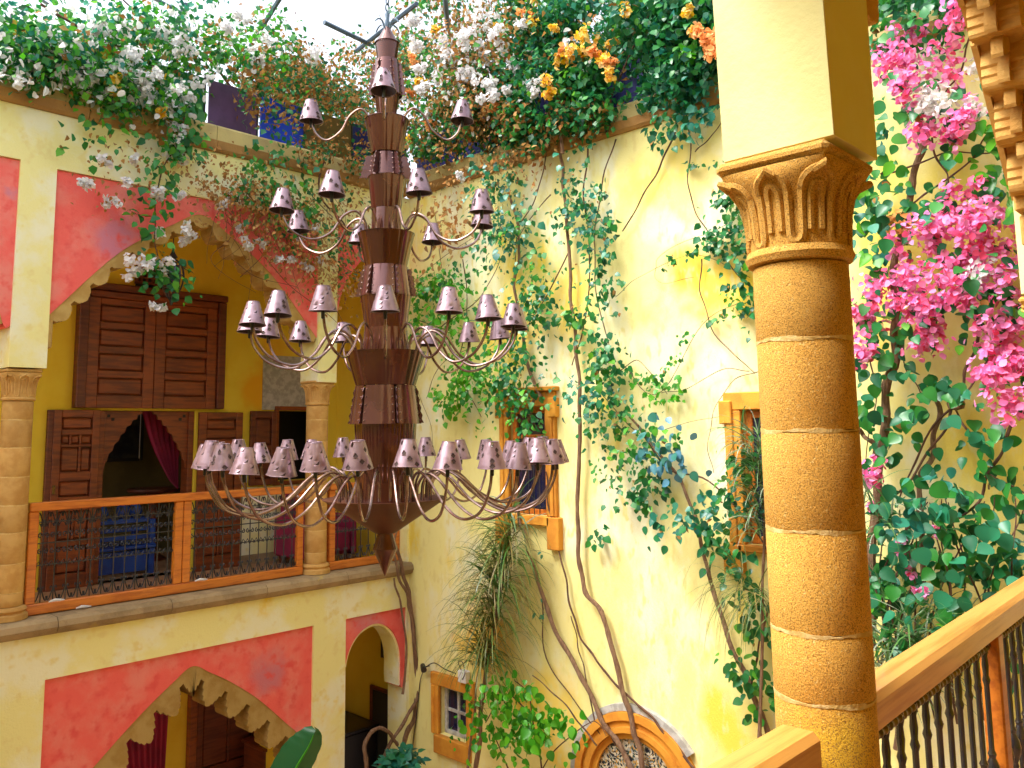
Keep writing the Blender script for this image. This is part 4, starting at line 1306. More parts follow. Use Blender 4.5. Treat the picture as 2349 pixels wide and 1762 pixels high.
# ------------------------------------------------------------------ near gallery: column, arcade wall, railing
Y0N, Y1N = -7.638, -7.372
XL, XR = -5.195, -4.94
NC = [(XR + (x + 4.325) * .86, z) for x, z in UP_C]            # the same arch as across the courtyard
XE = NC[-1][0]
NL = [(x + (XL - UP_C[-1][0]), z) for x, z in UP_C]
NX, NY = -5.094, -7.50
root, P = stone_column(NX, NY, [.372, .195, -.010, -.227, -.443, -.584, -.80, -1.02, -1.25, -1.45], .106, 'thick orange sandstone column with carved capital close to the camera', 'columns of the near gallery', .634, 'stone', .0085, 56, .136)
P(MB().lathe([(.115, -1.45), (.14, -1.46), (.155, -1.50), (.14, -1.54), (.165, -1.57), (.17, -1.61), (.1, -1.61)], 40, (NX, NY, 0)).build('base', M['stone'], None, True))
root, P = stone_column(XE + .15, NY, [.372, .195, -.010, -.227, -.443, -.66, -.88, -1.10, -1.30, -1.45], .106, 'sandstone column whose capital shows at the right edge of the picture', 'columns of the near gallery', .612, 'stone', .0085, 40, .145)
P(MB().lathe([(.115, -1.45), (.14, -1.46), (.155, -1.50), (.14, -1.54), (.165, -1.57), (.17, -1.61), (.1, -1.61)], 40, (XE + .15, NY, 0)).build('base', M['stone'], None, True))
na = thing('arcade_wall', 'near arcade wall with pale square pier above the column and stone arch', 'wall', (-5, -7.5, 3), None)
at_world(MB().profile_wall([(-11, G), (NL[0][0] - .3, G), (NL[0][0] - .3, .612)] + densify(NL)[:-1] + [(XL, .634), (XR, .634)] + densify(NC)[:-1] + [(XE, 1.10), (XE, .612), (XE + .29, .612), (XE + .29, 1.1), (XE + .6, 1.6), (XE + 1.2, 2.1), (0, 2.35)],
                           3.03, Y0N, Y1N).build('pier_wall', M['impost']), na)
cornice_pieces(na, 'y', -11, 0, -1) if False else None
at_world(MB().box((-11, -7.66, 3.03), (0, -7.34, 3.33)).build('parapet', M['parapet']), na)
at_world(MB().box((-11, Y0N, -2.2), (0, Y1N, -1.62)).build('edge_beam', M['cream']), na)
at_world(MB().box((-11, Y0N - .03, -1.618), (0, Y1N + .08, -1.60)).build('edge_sill', M['sill']), na)
M['lobe'] = mat('brown_arch_stone', (.66, .38, .10), (.56, .29, .06), 5, 5, .85, (.4, .65), bump=.5, bscale=70)
ncd = [p for p in NC]
at_world(arch_band(ncd, Y0N + .04, Y1N - .03, .25, .06, .12).build('arch_band', M['lobe']), na)
at_world(arch_band(ncd, Y0N + .12, Y1N - .10, .125, .12, .10).build('arch_band', M['lobe']), na)
at_world(arch_band(ncd, Y1N - .028, Y1N - .004, 1.0, .075, .0).build('arch_edge', M['lobe']), na)

for k in range(3):
    at_world(MB().box((XE - .13 + .03 * k, Y0N + .03, 1.14 - .16 * (k + 1)), (XE - .002, Y1N - .028 - .012 * k, 1.14 - .16 * k - .006), .012).build('springer_stone', M['lobe']), na)
# railing: moulded handrails, wooden posts, turned iron balusters under a ringed rod
bal = MB()
prof = [(.0085, 0), (.013, .015), (.0085, .03), (.0085, .10), (.014, .115), (.011, .125), (.016, .14), (.0085, .155), (.0085, .31), (.013, .325), (.010, .335), (.020, .36), (.024, .385), (.020, .41), (.010, .432), (.014, .444), (.0085, .456), (.0085, .66), (.013, .675), (.0085, .69), (.011, .72), (.0085, .75), (.013, .77), (.0085, .80), (.0085, .83)]
bal.lathe(prof, 10)
for k in range(2):
    for ph in (0, PI):
        bal.tube([(.0095 * math.cos(ph + t * 5), .0095 * math.sin(ph + t * 5), (.035, .76)[k] + .045 * t) for t in np.linspace(0, 1, 9)], .004, 4)
b_o = bal.build('baluster', M['bronze'], None, True)
BAL = b_o.data; bpy.data.objects.remove(b_o)


def near_rail(xa, xb, label, posts, turn=0):
    r = thing('gallery_railing', label, 'railing', ((xa + xb) / 2, -7.515, -1.6), 'railings of the near gallery')
    def P(nm, a, b, mt='nearrail', bev=.012):
        return at_world(MB().box(a, b, bev).build(nm, M[mt]), r)
    P('handrail', (xa, -7.56, -.702), (xb, -7.468, -.615), bev=.014)
    P('bottom_rail', (xa, -7.55, -1.59), (xb, -7.478, -1.515))
    for x in posts:
        P('post', (x - .035, -7.545, -1.514), (x + .035, -7.483, -.703), 'rail', .006)
    edges = [xa] + posts + [xb]
    org = Vector(r.location)
    for a, b in zip(edges, edges[1:]):
        a += .04; b -= .04
        if b - a < .1:
            continue
        rod = [(.010, a)] ; x = a
        while x < b - .03:
            rod += [(.010, x), (.0135, x + .004), (.0135, x + .012), (.010, x + .016)]
            x += .036
        rod.append((.010, b))
        mb = MB()
        mb.tube([(u, -7.514, -.735) for _, u in rod], [q for q, _ in rod], 10)
        at_world(mb.build('ringed_rod', M['brass'], None, True), r)
        n = max(2, round((b - a) / .105)); st_ = (b - a) / n
        for i in range(n):
            inst('baluster', BAL, r, (a + st_ * (i + .5) - org.x, 1.0 * (-7.514 - org.y), -.744 - .765 - org.z), random.uniform(0, 6))
        at_world(MB().tube([(a, -7.514, -1.505), (b, -7.514, -1.505)], .009, 8).build('lower_rod', M['brass']), r)
    if turn:
        r.rotation_euler.z = turn
        r.location.y += .048
    return r


near_rail(-4.98, XE + .02, 'varnished wooden handrail with dark turned iron balusters right of the thick column', [-3.70, -2.55], .036)
near_rail(-8.4, -5.245, 'cut end of the wooden handrail in front of the thick column foot', [-6.3, -7.5])
# ------------------------------------------------------------------ climbing plants
OL, OR = (0, -1, 0), (-1, 0, 0)


def Lp(pts, off=.10):
    return [onL(x, y, -off) for x, y in pts]


def Rp(pts, off=.08):
    return [onR(x, y, -off) for x, y in pts]


def plant(name, label, cat, loc, group=None):
    return Bush(thing(name, label, cat, loc, group))


def ypL(x): return 165 + .247 * (x - 44)
def ypR(x): return 356 - (x - 907) * .310


def crown(b, n, xr, top, bot, side, keys, r=(.22, .38), m=(60, 110), size=(.055, .10), depth=(-.35, .95), flat=(1, 1, 1)):
    """leafy clumps standing in the air above a parapet"""
    for _ in range(n):
        x = random.uniform(*xr); t, bt = top(x), bot(x)
        if bt <= t:
            continue
        y = t + (bt - t) * random.random() ** .8
        d = random.uniform(*depth)
        c = onL(x, y, d) if side == 'L' else onR(x, y, d)
        for k, wgt in keys:
            b.blob(c, random.uniform(*r), max(1, int(random.uniform(*m) * wgt)), k, size, flat)


def flowers(b, lst, side, key, off=(.05, .35), size=(.038, .066), n=1.25):
    for x, y, rad in lst:
        d = -random.uniform(*off)
        c = onL(x, y, d) if side == 'L' else onR(x, y, d)
        rr = rad / 182 * (.9 if side == 'L' else .95)
        kk = max(2, int(rad * .22))
        for _ in range(kk):
            b.blob(np.array(tuple(c)) + rng.normal(0, .5, 3) * rr, rr * .55, max(5, int((16 + rad * 2.2) * n / kk)), key, size, up=.2)


# --- white bougainvillea over the left parapet
b = plant('bougainvillea', 'white flowering bougainvillea piled along the left parapet', 'climber', (-5.5, .4, 3.34), 'bougainvilleas of the roof terrace')
crown(b, 40, (-30, 430), lambda x: 18 + .08 * x, lambda x: ypL(x) - 12, 'L', [('green', .6), ('teal', .3), ('bright', .25), ('dry', .10), ('white', .10)])
crown(b, 18, (-30, 420), lambda x: ypL(x) - 70, lambda x: ypL(x) + 4, 'L', [('green', .6), ('bright', .2), ('white', .14)], depth=(-.35, .1))
crown(b, 14, (0, 460), lambda x: -30, lambda x: 40 + .1 * x, 'L', [('teal', .3), ('green', .3), ('white', .1)], m=(20, 60))
crown(b, 22, (300, 620), lambda x: 40, lambda x: ypL(x) - 130, 'L', [('green', .5), ('bright', .3), ('dry', .2), ('white', .06)], m=(30, 80))
flowers(b, [(22, 160, 30), (60, 150, 20), (290, 115, 22), (255, 150, 20), (290, 180, 26), (315, 205, 24), (370, 222, 28), (400, 212, 20), (200, 150, 18), (165, 165, 24), (140, 160, 20), (425, 190, 22), (575, 95, 22), (676, 112, 24), (560, 128, 14), (330, 170, 22),
            (90, 60, 16), (210, 60, 18), (480, 60, 18), (390, 100, 20), (265, 60, 22), (110, 110, 20), (360, 60, 20), (520, 40, 16)], 'L', 'white', n=1.2)
flowers(b, [(250, 190, 16), (300, 225, 14), (345, 165, 14), (350, 240, 8)], 'L', 'gold')
b.stem(Lp([(20, 210), (90, 150), (180, 110), (300, 60)], -.4), (.018, .008), 'twig')
b.stem(Lp([(85, 10), (140, 40), (200, 75), (300, 120)], -.2), (.016, .008), 'twig')
b.stem(Lp([(500, 190), (440, 120), (330, 60), (250, -20)], -.5), (.016, .007), 'twig')
b.finish(shape='small')

# --- hanging white-flowered strand in front of the wide upper arch
b = plant('bougainvillea', 'hanging strand of green leaves and white blossoms in front of the iron lantern', 'climber', (-3.3, -.1, 3.34))
b.strand(Lp([(375, 235), (390, 300), (345, 370), (330, 450), (335, 520), (350, 590), (362, 640)], .12), .26, 330, 'green', OL, (.06, .11), .2)
b.strand(Lp([(360, 240), (300, 300), (240, 330), (200, 370)], .10), .34, 110, 'dry', OL, (.03, .06), .15)
b.strand(Lp([(270, 235), (215, 280), (185, 330)], .12), .30, 60, 'green', OL, (.06, .10), .15)
b.strand(Lp([(330, 330), (290, 400), (230, 440)], .10), .40, 90, 'dry', OL, (.03, .05), .15)
b.strand(Lp([(400, 300), (410, 370), (420, 430)], .12), .30, 70, 'dry', OL, (.03, .06), .15)
flowers(b, [(375, 275, 16), (370, 318, 22), (385, 335, 16), (335, 405, 12), (345, 425, 9), (390, 432, 12), (405, 490, 16), (283, 575, 20), (318, 572, 14), (355, 570, 14), (335, 660, 7), (348, 664, 7), (225, 345, 9), (178, 385, 10), (195, 400, 10), (250, 435, 6), (232, 434, 6), (270, 390, 10), (285, 345, 8), (410, 520, 10), (345, 500, 8)], 'L', 'white', (.1, .3), (.035, .06))
b.stem(Lp([(400, 235), (385, 300), (350, 370), (335, 450), (338, 540), (360, 640)], .14), (.010, .004), 'twig')
b.stem(Lp([(430, 390), (480, 440), (500, 470)], .06), .004, 'twig')
b.finish()

# --- dry bougainvillea in the corner
b = plant('bougainvillea', 'dried brown bougainvillea massed over the corner behind the chandelier top', 'climber', (-.8, .4, 3.34), 'bougainvilleas of the roof terrace')
crown(b, 60, (540, 860), lambda x: 95 + max(0, (720 - x)) * .12, lambda x: ypL(x) - 62, 'L', [('dry', .75), ('dark', .35), ('green', .12)], depth=(-.3, 1.1), size=(.045, .085))
crown(b, 22, (500, 800), lambda x: 150, lambda x: ypL(x) - 95, 'L', [('dark', .8), ('dry', .3)], depth=(.5, 1.2))
crown(b, 14, (660, 860), lambda x: ypL(x) - 120, lambda x: ypL(x) + 25, 'L', [('dry', .6), ('dark', .3)], r=(.15, .25), depth=(-.4, .1), size=(.04, .07))
b.strand(Lp([(440, 400), (500, 440), (560, 470), (620, 520)], .14), .6, 620, 'dry', OL, (.035, .065), .3)
b.strand(Lp([(580, 520), (640, 560), (690, 600), (700, 650)], .14), .45, 420, 'dry', OL, (.035, .065), .3)
b.strand(Lp([(500, 400), (560, 440), (640, 450), (700, 480)], .14), .5, 380, 'dry', OL, (.035, .065), .3)
for q in range(26):
    x0, y0 = random.uniform(460, 720), random.uniform(400, 520)
    b.stem(Lp([(x0, y0), (x0 + random.uniform(-40, 40), y0 + 60), (x0 + random.uniform(-70, 70), y0 + random.uniform(90, 170))], random.uniform(.06, .25)), (.003, .0018), 'twig', .01, 4)
b.strand(Lp([(480, 400), (540, 460), (600, 500), (680, 540), (705, 610)], .12), .55, 620, 'dry', OL, (.04, .07), .3)
b.strand(Lp([(560, 440), (620, 500), (680, 560)], .12), .5, 120, 'green', OL, (.05, .09), .25)
b.strand(Lp([(620, 330), (590, 380), (610, 430), (640, 470)], .12), .45, 280, 'green', OL, (.06, .10), .25)
b.strand(Lp([(590, 350), (545, 400), (515, 420)], .12), .25, 90, 'green', OL, (.06, .10), .2)
b.strand(Lp([(740, 330), (755, 430), (765, 560), (770, 650)], .10), .30, 260, 'dry', OL, (.04, .07), .2)
b.strand(Lp([(720, 400), (735, 520), (745, 620)], .10), .30, 110, 'dark', OL, (.05, .09), .2)
flowers(b, [(480, 445, 10), (500, 430, 9), (520, 495, 10), (535, 525, 12), (560, 530, 10), (655, 515, 14), (680, 490, 10), (640, 560, 9), (665, 575, 12), (690, 560, 8), (600, 560, 8)], 'L', 'white', (.1, .3), (.04, .06))
for pts, r in (([(560, 430), (620, 520), (680, 600), (745, 700)], .006), ([(520, 600), (600, 520), (700, 430)], .004), ([(700, 340), (690, 420), (740, 480), (770, 560)], .012), ([(640, 300), (660, 400), (720, 470)], .007), ([(500, 560), (560, 600), (640, 620)], .004), ([(560, 540), (620, 610), (720, 690), (760, 740)], .004)):
    b.stem(Lp(pts, .05), (r, r * .6), 'twig')
b.finish(shape='small')

# --- mixed white and brown bougainvillea right of the chandelier
b = plant('bougainvillea', 'white and dry brown bougainvillea overhanging the corner right of the chandelier', 'climber', (.4, -1.2, 3.34), 'bougainvilleas of the roof terrace')
crown(b, 56, (868, 1130), lambda x: -40, lambda x: ypR(x) - 50, 'R', [('green', .45), ('dry', .45), ('dark', .2), ('white', .07)], depth=(-.4, 1.0))
crown(b, 34, (960, 1090), lambda x: -30, lambda x: 260, 'R', [('dry', .75), ('green', .25), ('white', .10)], depth=(-.5, .2), size=(.045, .08))
crown(b, 26, (880, 1130), lambda x: ypR(x) - 130, lambda x: ypR(x) - 10, 'R', [('green', .4), ('dry', .5), ('dark', .3)], depth=(-.45, -.05), r=(.16, .28))
flowers(b, [(1000, 80, 26), (975, 130, 24), (1040, 120, 18), (995, 165, 22), (1050, 185, 24), (1090, 100, 18), (1072, 75, 20), (950, 160, 20), (1010, 205, 16), (965, 205, 18), (935, 235, 14), (905, 150, 18), (915, 190, 14), (1060, 210, 20), (990, 385, 10), (1020, 150, 20), (960, 100, 18), (900, 100, 20), (1040, 30, 22), (890, 40, 20)], 'R', 'white', (.25, .6), n=1.2)
flowers(b, [(930, 270, 14), (1072, 225, 14), (880, 205, 12), (895, 130, 14)], 'R', 'peach', (.3, .5))
flowers(b, [(888, 298, 12), (1070, 60, 12), (940, 60, 10), (905, 170, 10)], 'R', 'gold', (.3, .5))
b.strand(Rp([(960, 300), (985, 360), (1000, 420)], .15), .5, 240, 'dry', OR, (.04, .07), .3)
b.strand(Rp([(1080, 260), (1110, 340), (1140, 390)], .15), .5, 300, 'dry', OR, (.04, .07), .3)
b.finish(shape='small')

# --- golden bougainvillea
b = plant('bougainvillea', 'golden and orange flowering bougainvillea above the right parapet', 'climber', (.4, -3.0, 3.34), 'bougainvilleas of the roof terrace')
crown(b, 84, (1110, 1420), lambda x: -50, lambda x: ypR(x) - 55, 'R', [('dark', .5), ('green', .40), ('teal', .35), ('dry', .10), ('white', .02)], depth=(-.4, 1.1))
crown(b, 22, (1110, 1330), lambda x: ypR(x) - 120, lambda x: ypR(x) + 6, 'R', [('dark', .5), ('green', .4)], depth=(-.4, -.05), r=(.16, .28))
crown(b, 12, (1110, 1300), lambda x: ypR(x) - 60, lambda x: ypR(x) + 40, 'R', [('dry', .5), ('dark', .3)], depth=(-.35, -.1), r=(.14, .24))
flowers(b, [(1270, 85, 24), (1290, 108, 22), (1262, 115, 14), (1310, 122, 16), (1322, 90, 12), (1208, 130, 18), (1228, 118, 12), (1188, 178, 16), (1186, 204, 14), (1135, 22, 18), (1142, 45, 14), (1318, 152, 12), (1345, 20, 12), (1200, 60, 8)], 'R', 'gold', (.35, .6), (.045, .07), n=.85)
flowers(b, [(1130, 40, 18), (1215, 120, 14), (1285, 120, 12), (1315, 130, 10)], 'R', 'peach', (.35, .6))
flowers(b, [(1140, 180, 16), (1162, 188, 14), (1110, 140, 16), (1125, 60, 18), (1220, 100, 12), (1100, 200, 12)], 'R', 'white', (.35, .6))
b.stem(Rp([(1215, 330), (1205, 240), (1200, 120), (1180, 20)], .2), (.022, .012), 'bark')
b.stem(Rp([(1310, 290), (1325, 200), (1370, 100), (1420, -10)], .1), (.016, .008), 'twig')
b.finish(shape='small')

# --- dark creeper beside the square pier
b = plant('creeper', 'dark green creeper with peach blossoms beside the pale square pier', 'climber', (.4, -4.6, 3.34))
crown(b, 90, (1380, 1640), lambda x: -60, lambda x: ypR(x) - 50, 'R', [('dark', .8), ('teal', .2), ('green', .15)], depth=(-.3, 1.2))
crown(b, 16, (1400, 1560), lambda x: ypR(x) - 60, lambda x: ypR(x) + 30, 'R', [('dark', .5), ('teal', .3)], depth=(-.35, -.05), r=(.14, .24))
crown(b, 26, (1870, 2110), lambda x: -60, lambda x: 40, 'R', [('dark', .8), ('green', .3)], depth=(-.4, .8), m=(40, 80))
flowers(b, [(1532, 85, 24), (1512, 72, 14), (1538, 105, 16)], 'R', 'peach', (.4, .6), n=1.4)
flowers(b, [(1482, 18, 12), (1505, 60, 10), (1340, 18, 10)], 'R', 'gold', (.4, .6))
b.strand(Rp([(1485, 110), (1500, 145), (1520, 155)], .35), .12, 40, 'bright', OR, (.06, .09), .1)
b.strand(Rp([(1470, 200), (1450, 260), (1445, 300)], .12), .20, 90, 'dark', OR, (.06, .10), .15)
b.strand(Rp([(1530, 200), (1500, 250), (1490, 300)], .12), .32, 130, 'teal', OR, (.06, .10), .15)
b.finish()

# --- climbers on the vine wall
b = plant('climbing_vine', 'climbing vine with a long straight grey trunk rising from the arched doorway', 'climber', (-.1, -3.4, G))
b.dens = .64
b.stem(Rp([(1400, 1720), (1385, 1640), (1368, 1570), (1345, 1490), (1320, 1390), (1298, 1322), (1262, 1270), (1250, 1190), (1248, 1090), (1252, 950), (1252, 850), (1244, 740), (1233, 640), (1231, 560), (1222, 460), (1216, 380), (1212, 330)], .09), (.027, .016), n=8)
b.strand(Rp([(1262, 300), (1250, 360), (1245, 440), (1240, 500)], .12), .20, 220, 'dark', OR, (.05, .088), .18)
b.strand(Rp([(1290, 400), (1300, 470), (1310, 560), (1325, 640)], .12), .22, 240, 'dark', OR, (.05, .088), .18)
b.strand(Rp([(1285, 560), (1285, 640), (1300, 720), (1330, 800), (1320, 880), (1300, 960)], .12), .28, 330, 'dark', OR, (.05, .088), .2)
b.strand(Rp([(1270, 300), (1260, 380), (1280, 460), (1310, 560)], .12), .25, 160, 'teal', OR, (.05, .085), .2)
b.strand(Rp([(1150, 680), (1250, 690), (1290, 740), (1320, 830)], .12), .20, 200, 'green', OR, (.06, .10), .15)
b.strand(Rp([(1300, 860), (1360, 900), (1420, 950), (1340, 1010), (1380, 1090)], .12), .32, 330, 'green', OR, (.05, .085), .2)
b.strand(Rp([(1240, 830), (1300, 860), (1380, 880)], .12), .25, 160, 'teal', OR, (.05, .085), .2)
b.strand(Rp([(1335, 790), (1400, 820), (1450, 790), (1480, 740), (1520, 700), (1560, 690), (1590, 660)], .05), .07, 120, 'green', OR, (.045, .07), .06)
b.strand(Rp([(1400, 830), (1440, 860), (1470, 820)], .06), .16, 70, 'bright', OR, (.05, .08), .1)
b.strand(Rp([(1340, 1080), (1310, 1120), (1292, 1180)], .06), .07, 26, 'dark', OR, (.06, .09), .08)
b.strand(Rp([(1400, 1000), (1410, 1060), (1350, 1090)], .08), .22, 110, 'dark', OR, (.06, .10), .12)
for pts, r in (([(1330, 300), (1300, 400), (1285, 520), (1290, 640), (1330, 800)], .008), ([(1270, 320), (1262, 430), (1275, 560), (1262, 700), (1235, 790)], .010), ([(1400, 950), (1360, 920), (1300, 850)], .006), ([(1340, 800), (1380, 780), (1440, 850)], .005), ([(1345, 790), (1420, 850), (1520, 700), (1600, 650)], .004)):
    b.stem(Rp(pts, .07), (r, r * .6), 'twig')
b.finish()

b = plant('climbing_vine', 'climbing vine with curved bare trunk passing in front of the orange window', 'climber', (-.1, -3.2, G))
b.dens = .64
b.stem(Rp([(1410, 1720), (1365, 1659), (1338, 1610), (1298, 1550), (1250, 1450), (1200, 1362), (1165, 1265), (1140, 1180), (1122, 1120), (1115, 1060), (1122, 1000), (1140, 910), (1155, 860)], .10), (.027, .016), n=8)
b.stem(Rp([(1170, 860), (1140, 790), (1130, 720), (1112, 620), (1122, 540), (1115, 470), (1100, 420)], .08), (.020, .014))
b.strand(Rp([(1070, 330), (1085, 400), (1075, 480), (1090, 560), (1070, 660)], .14), .42, 480, 'dark', OR, (.048, .082), .25)
b.strand(Rp([(1060, 380), (1100, 460), (1110, 560)], .14), .40, 260, 'teal', OR, (.06, .10), .25)
b.strand(Rp([(1130, 470), (1165, 560), (1150, 640), (1180, 680)], .12), .24, 220, 'green', OR, (.05, .085), .18)
b.strand(Rp([(1190, 640), (1150, 700), (1140, 780), (1110, 860)], .12), .34, 400, 'dark', OR, (.048, .082), .22)
b.strand(Rp([(1060, 660), (1090, 740), (1120, 820), (1160, 850)], .12), .34, 300, 'green', OR, (.06, .10), .22)
b.strand(Rp([(1100, 870), (1150, 920), (1170, 940)], .14), .22, 110, 'green', OR, (.06, .10), .18)
for pts, r in (([(1180, 330), (1160, 420), (1120, 500), (1110, 600)], .008), ([(1230, 540), (1180, 640), (1130, 720)], .008), ([(1190, 420), (1140, 480), (1115, 520)], .006)):
    b.stem(Rp(pts, .07), (r, r * .6), 'twig')
b.finish()

b = plant('creeper', 'fresh light green creeper spreading on the wall behind the chandelier', 'climber', (-.1, -1.2, G))
b.dens = .9
for pts, wd, n, key in (([(890, 650), (950, 610), (1010, 650)], .34, 260, 'bright'), ([(900, 700), (960, 690), (1030, 700)], .34, 240, 'bright'), ([(980, 760), (1040, 800), (1000, 860)], .34, 240, 'bright'), ([(930, 640), (990, 600), (1020, 560)], .30, 140, 'green'),
                        ([(1010, 820), (970, 880), (1040, 900)], .30, 120, 'bright'), ([(1060, 800), (1080, 850), (1130, 870)], .22, 120, 'green'), ([(900, 600), (960, 540), (1000, 470)], .35, 120, 'dry'), ([(940, 400), (970, 480), (990, 540)], .4, 110, 'dry')):
    b.strand(Rp(pts, .12), wd, n, key, OR, (.05, .09), .25)
for pts, r in (([(900, 760), (960, 700), (1040, 640), (1080, 560)], .007), ([(895, 690), (1000, 720), (1100, 720)], .006), ([(1000, 560), (1010, 680), (990, 800), (1040, 900)], .007), ([(920, 860), (960, 780), (1050, 740)], .004), ([(900, 840), (930, 920), (940, 1000)], .003), ([(880, 620), (980, 540), (1080, 480)], .004), ([(940, 460), (960, 600), (1010, 700)], .005)):
    b.stem(Rp(pts, .08), (r, r * .6), 'twig')
b.finish()

b = plant('climbing_vine', 'slanting thin vine with bluish leaves beside the thick near column', 'climber', (-.1, -4.9, G))
b.dens = .64
b.stem(Rp([(1690, 1680), (1650, 1560), (1615, 1470), (1570, 1370), (1540, 1270), (1525, 1220), (1505, 1130), (1470, 1040), (1410, 960), (1360, 900)], .09), (.026, .012), n=7)
b.stem(Rp([(1380, 920), (1440, 1010), (1530, 1040), (1620, 1130), (1680, 1240)], .10), (.010, .006), 'twig')
b.strand(Rp([(1390, 890), (1420, 960), (1440, 1010)], .14), .22, 70, 'blue', OR, (.07, .10), .12)
b.strand(Rp([(1440, 950), (1490, 1020), (1530, 1060)], .14), .26, 40, 'blue', OR, (.07, .105), .12)
b.strand(Rp([(1430, 1140), (1500, 1110), (1580, 1090), (1650, 1080)], .16), .22, 170, 'teal', OR, (.05, .088), .18)
b.strand(Rp([(1580, 1060), (1610, 1010), (1640, 960)], .16), .20, 100, 'green', OR, (.05, .085), .18)
b.strand(Rp([(1540, 1120), (1560, 1200), (1550, 1250)], .14), .20, 70, 'dark', OR, (.06, .10), .15)
b.strand(Rp([(1600, 1120), (1620, 1220), (1640, 1330)], .14), .24, 130, 'dark', OR, (.06, .10), .15)
b.strand(Rp([(1590, 1420), (1630, 1460), (1650, 1420)], .14), .20, 60, 'green', OR, (.06, .10), .15)
b.strand(Rp([(1640, 1350), (1650, 1480), (1640, 1580)], .12), .12, 70, 'green', OR, (.07, .10), .12)
b.stem(Rp([(1645, 1600), (1625, 1480), (1640, 1400), (1660, 1300)], .10), (.010, .008), 'twig')
b.finish(shape='big')

b = plant('tendril', 'thin bare tendrils trailing over the bright wall left of the carved capital', 'climber', (-.05, -4.4, 3.0))
for pts, r in (([(1470, 210), (1455, 290), (1420, 370), (1380, 440), (1345, 500)], .011), ([(1485, 250), (1492, 330), (1486, 400), (1510, 470), (1545, 530), (1590, 590), (1640, 640)], .007), ([(1500, 330), (1530, 300), (1560, 265)], .006), ([(1515, 560), (1515, 640), (1545, 720), (1590, 770), (1630, 805)], .006),
               ([(1620, 450), (1540, 500), (1440, 540), (1415, 580), (1430, 610), (1500, 600)], .003), ([(1330, 640), (1380, 600), (1470, 555), (1540, 560), (1620, 600)], .003), ([(1620, 800), (1560, 800), (1480, 840), (1430, 850)], .004), ([(1640, 800), (1590, 820), (1550, 870), (1530, 950), (1540, 1020)], .004), ([(1430, 930), (1520, 905), (1600, 890)], .003)):
    b.stem(Rp(pts, .05), (r, r * .7), 'twig', .008, 5)
b.strand(Rp([(1440, 570), (1500, 545), (1560, 500), (1610, 480)], .06), .10, 90, 'dark', OR, (.045, .075), .08)
b.strand(Rp([(1560, 440), (1600, 400), (1640, 380)], .08), .14, 60, 'dark', OR, (.05, .08), .08)
b.strand(Rp([(1540, 510), (1590, 540), (1630, 520)], .08), .20, 110, 'dark', OR, (.05, .085), .1)
b.strand(Rp([(1590, 590), (1620, 640), (1640, 700)], .08), .18, 70, 'dark', OR, (.06, .09), .1)
b.strand(Rp([(1490, 355), (1530, 355), (1565, 350)], .05), .05, 26, 'dark', OR, (.03, .06), .05)
b.strand(Rp([(1570, 640), (1600, 660), (1590, 690)], .05), .05, 26, 'bright', OR, (.04, .06), .05)
b.strand(Rp([(1600, 420), (1630, 470), (1640, 540)], .08), .22, 130, 'green', OR, (.06, .09), .12)
b.finish()

b = plant('climbing_vine', 'thin forked vine between the two trunks near the arched doorway', 'climber', (-.05, -3.7, G))
b.dens = .64
b.stem(Rp([(1530, 1720), (1500, 1659), (1440, 1590), (1400, 1540), (1340, 1490), (1300, 1440), (1262, 1390), (1235, 1320), (1220, 1240), (1200, 1160), (1185, 1090), (1180, 1020)], .06), (.015, .008), 'twig')
b.stem(Rp([(1285, 1560), (1265, 1460), (1250, 1400), (1235, 1330)], .05), (.008, .006), 'twig')
b.stem(Rp([(1330, 1610), (1310, 1560), (1270, 1490), (1240, 1430)], .05), (.008, .006), 'twig')
b.strand(Rp([(1178, 1180), (1185, 1260), (1178, 1330)], .06), .06, 12, 'teal', OR, (.06, .08), .06)
b.finish()

# --- twisted bare vine in the corner
b = plant('climbing_vine', 'twisted bare brown vine stems in the corner below the chandelier tip', 'climber', (-.2, -.15, G))
b.dens = .64
for pts, r, yy in (([(845, 1720), (860, 1640), (882, 1580), (900, 1520), (896, 1400), (886, 1300), (872, 1240), (852, 1170)], (.034, .022), .12), ([(820, 1700), (826, 1640), (860, 1580), (890, 1530), (905, 1480), (890, 1350), (880, 1290), (860, 1240), (850, 1180)], (.024, .016), .16), ([(870, 1500), (878, 1400), (864, 1300), (850, 1250)], (.016, .012), .10),
                 ([(800, 1690), (788, 1630), (796, 1590), (820, 1572), (846, 1590), (858, 1610)], (.026, .020), .2), ([(850, 1180), (858, 1140), (870, 1080)], (.014, .010), .12)):
    b.stem(Lp(pts, yy), r, n=7)
b.finish()

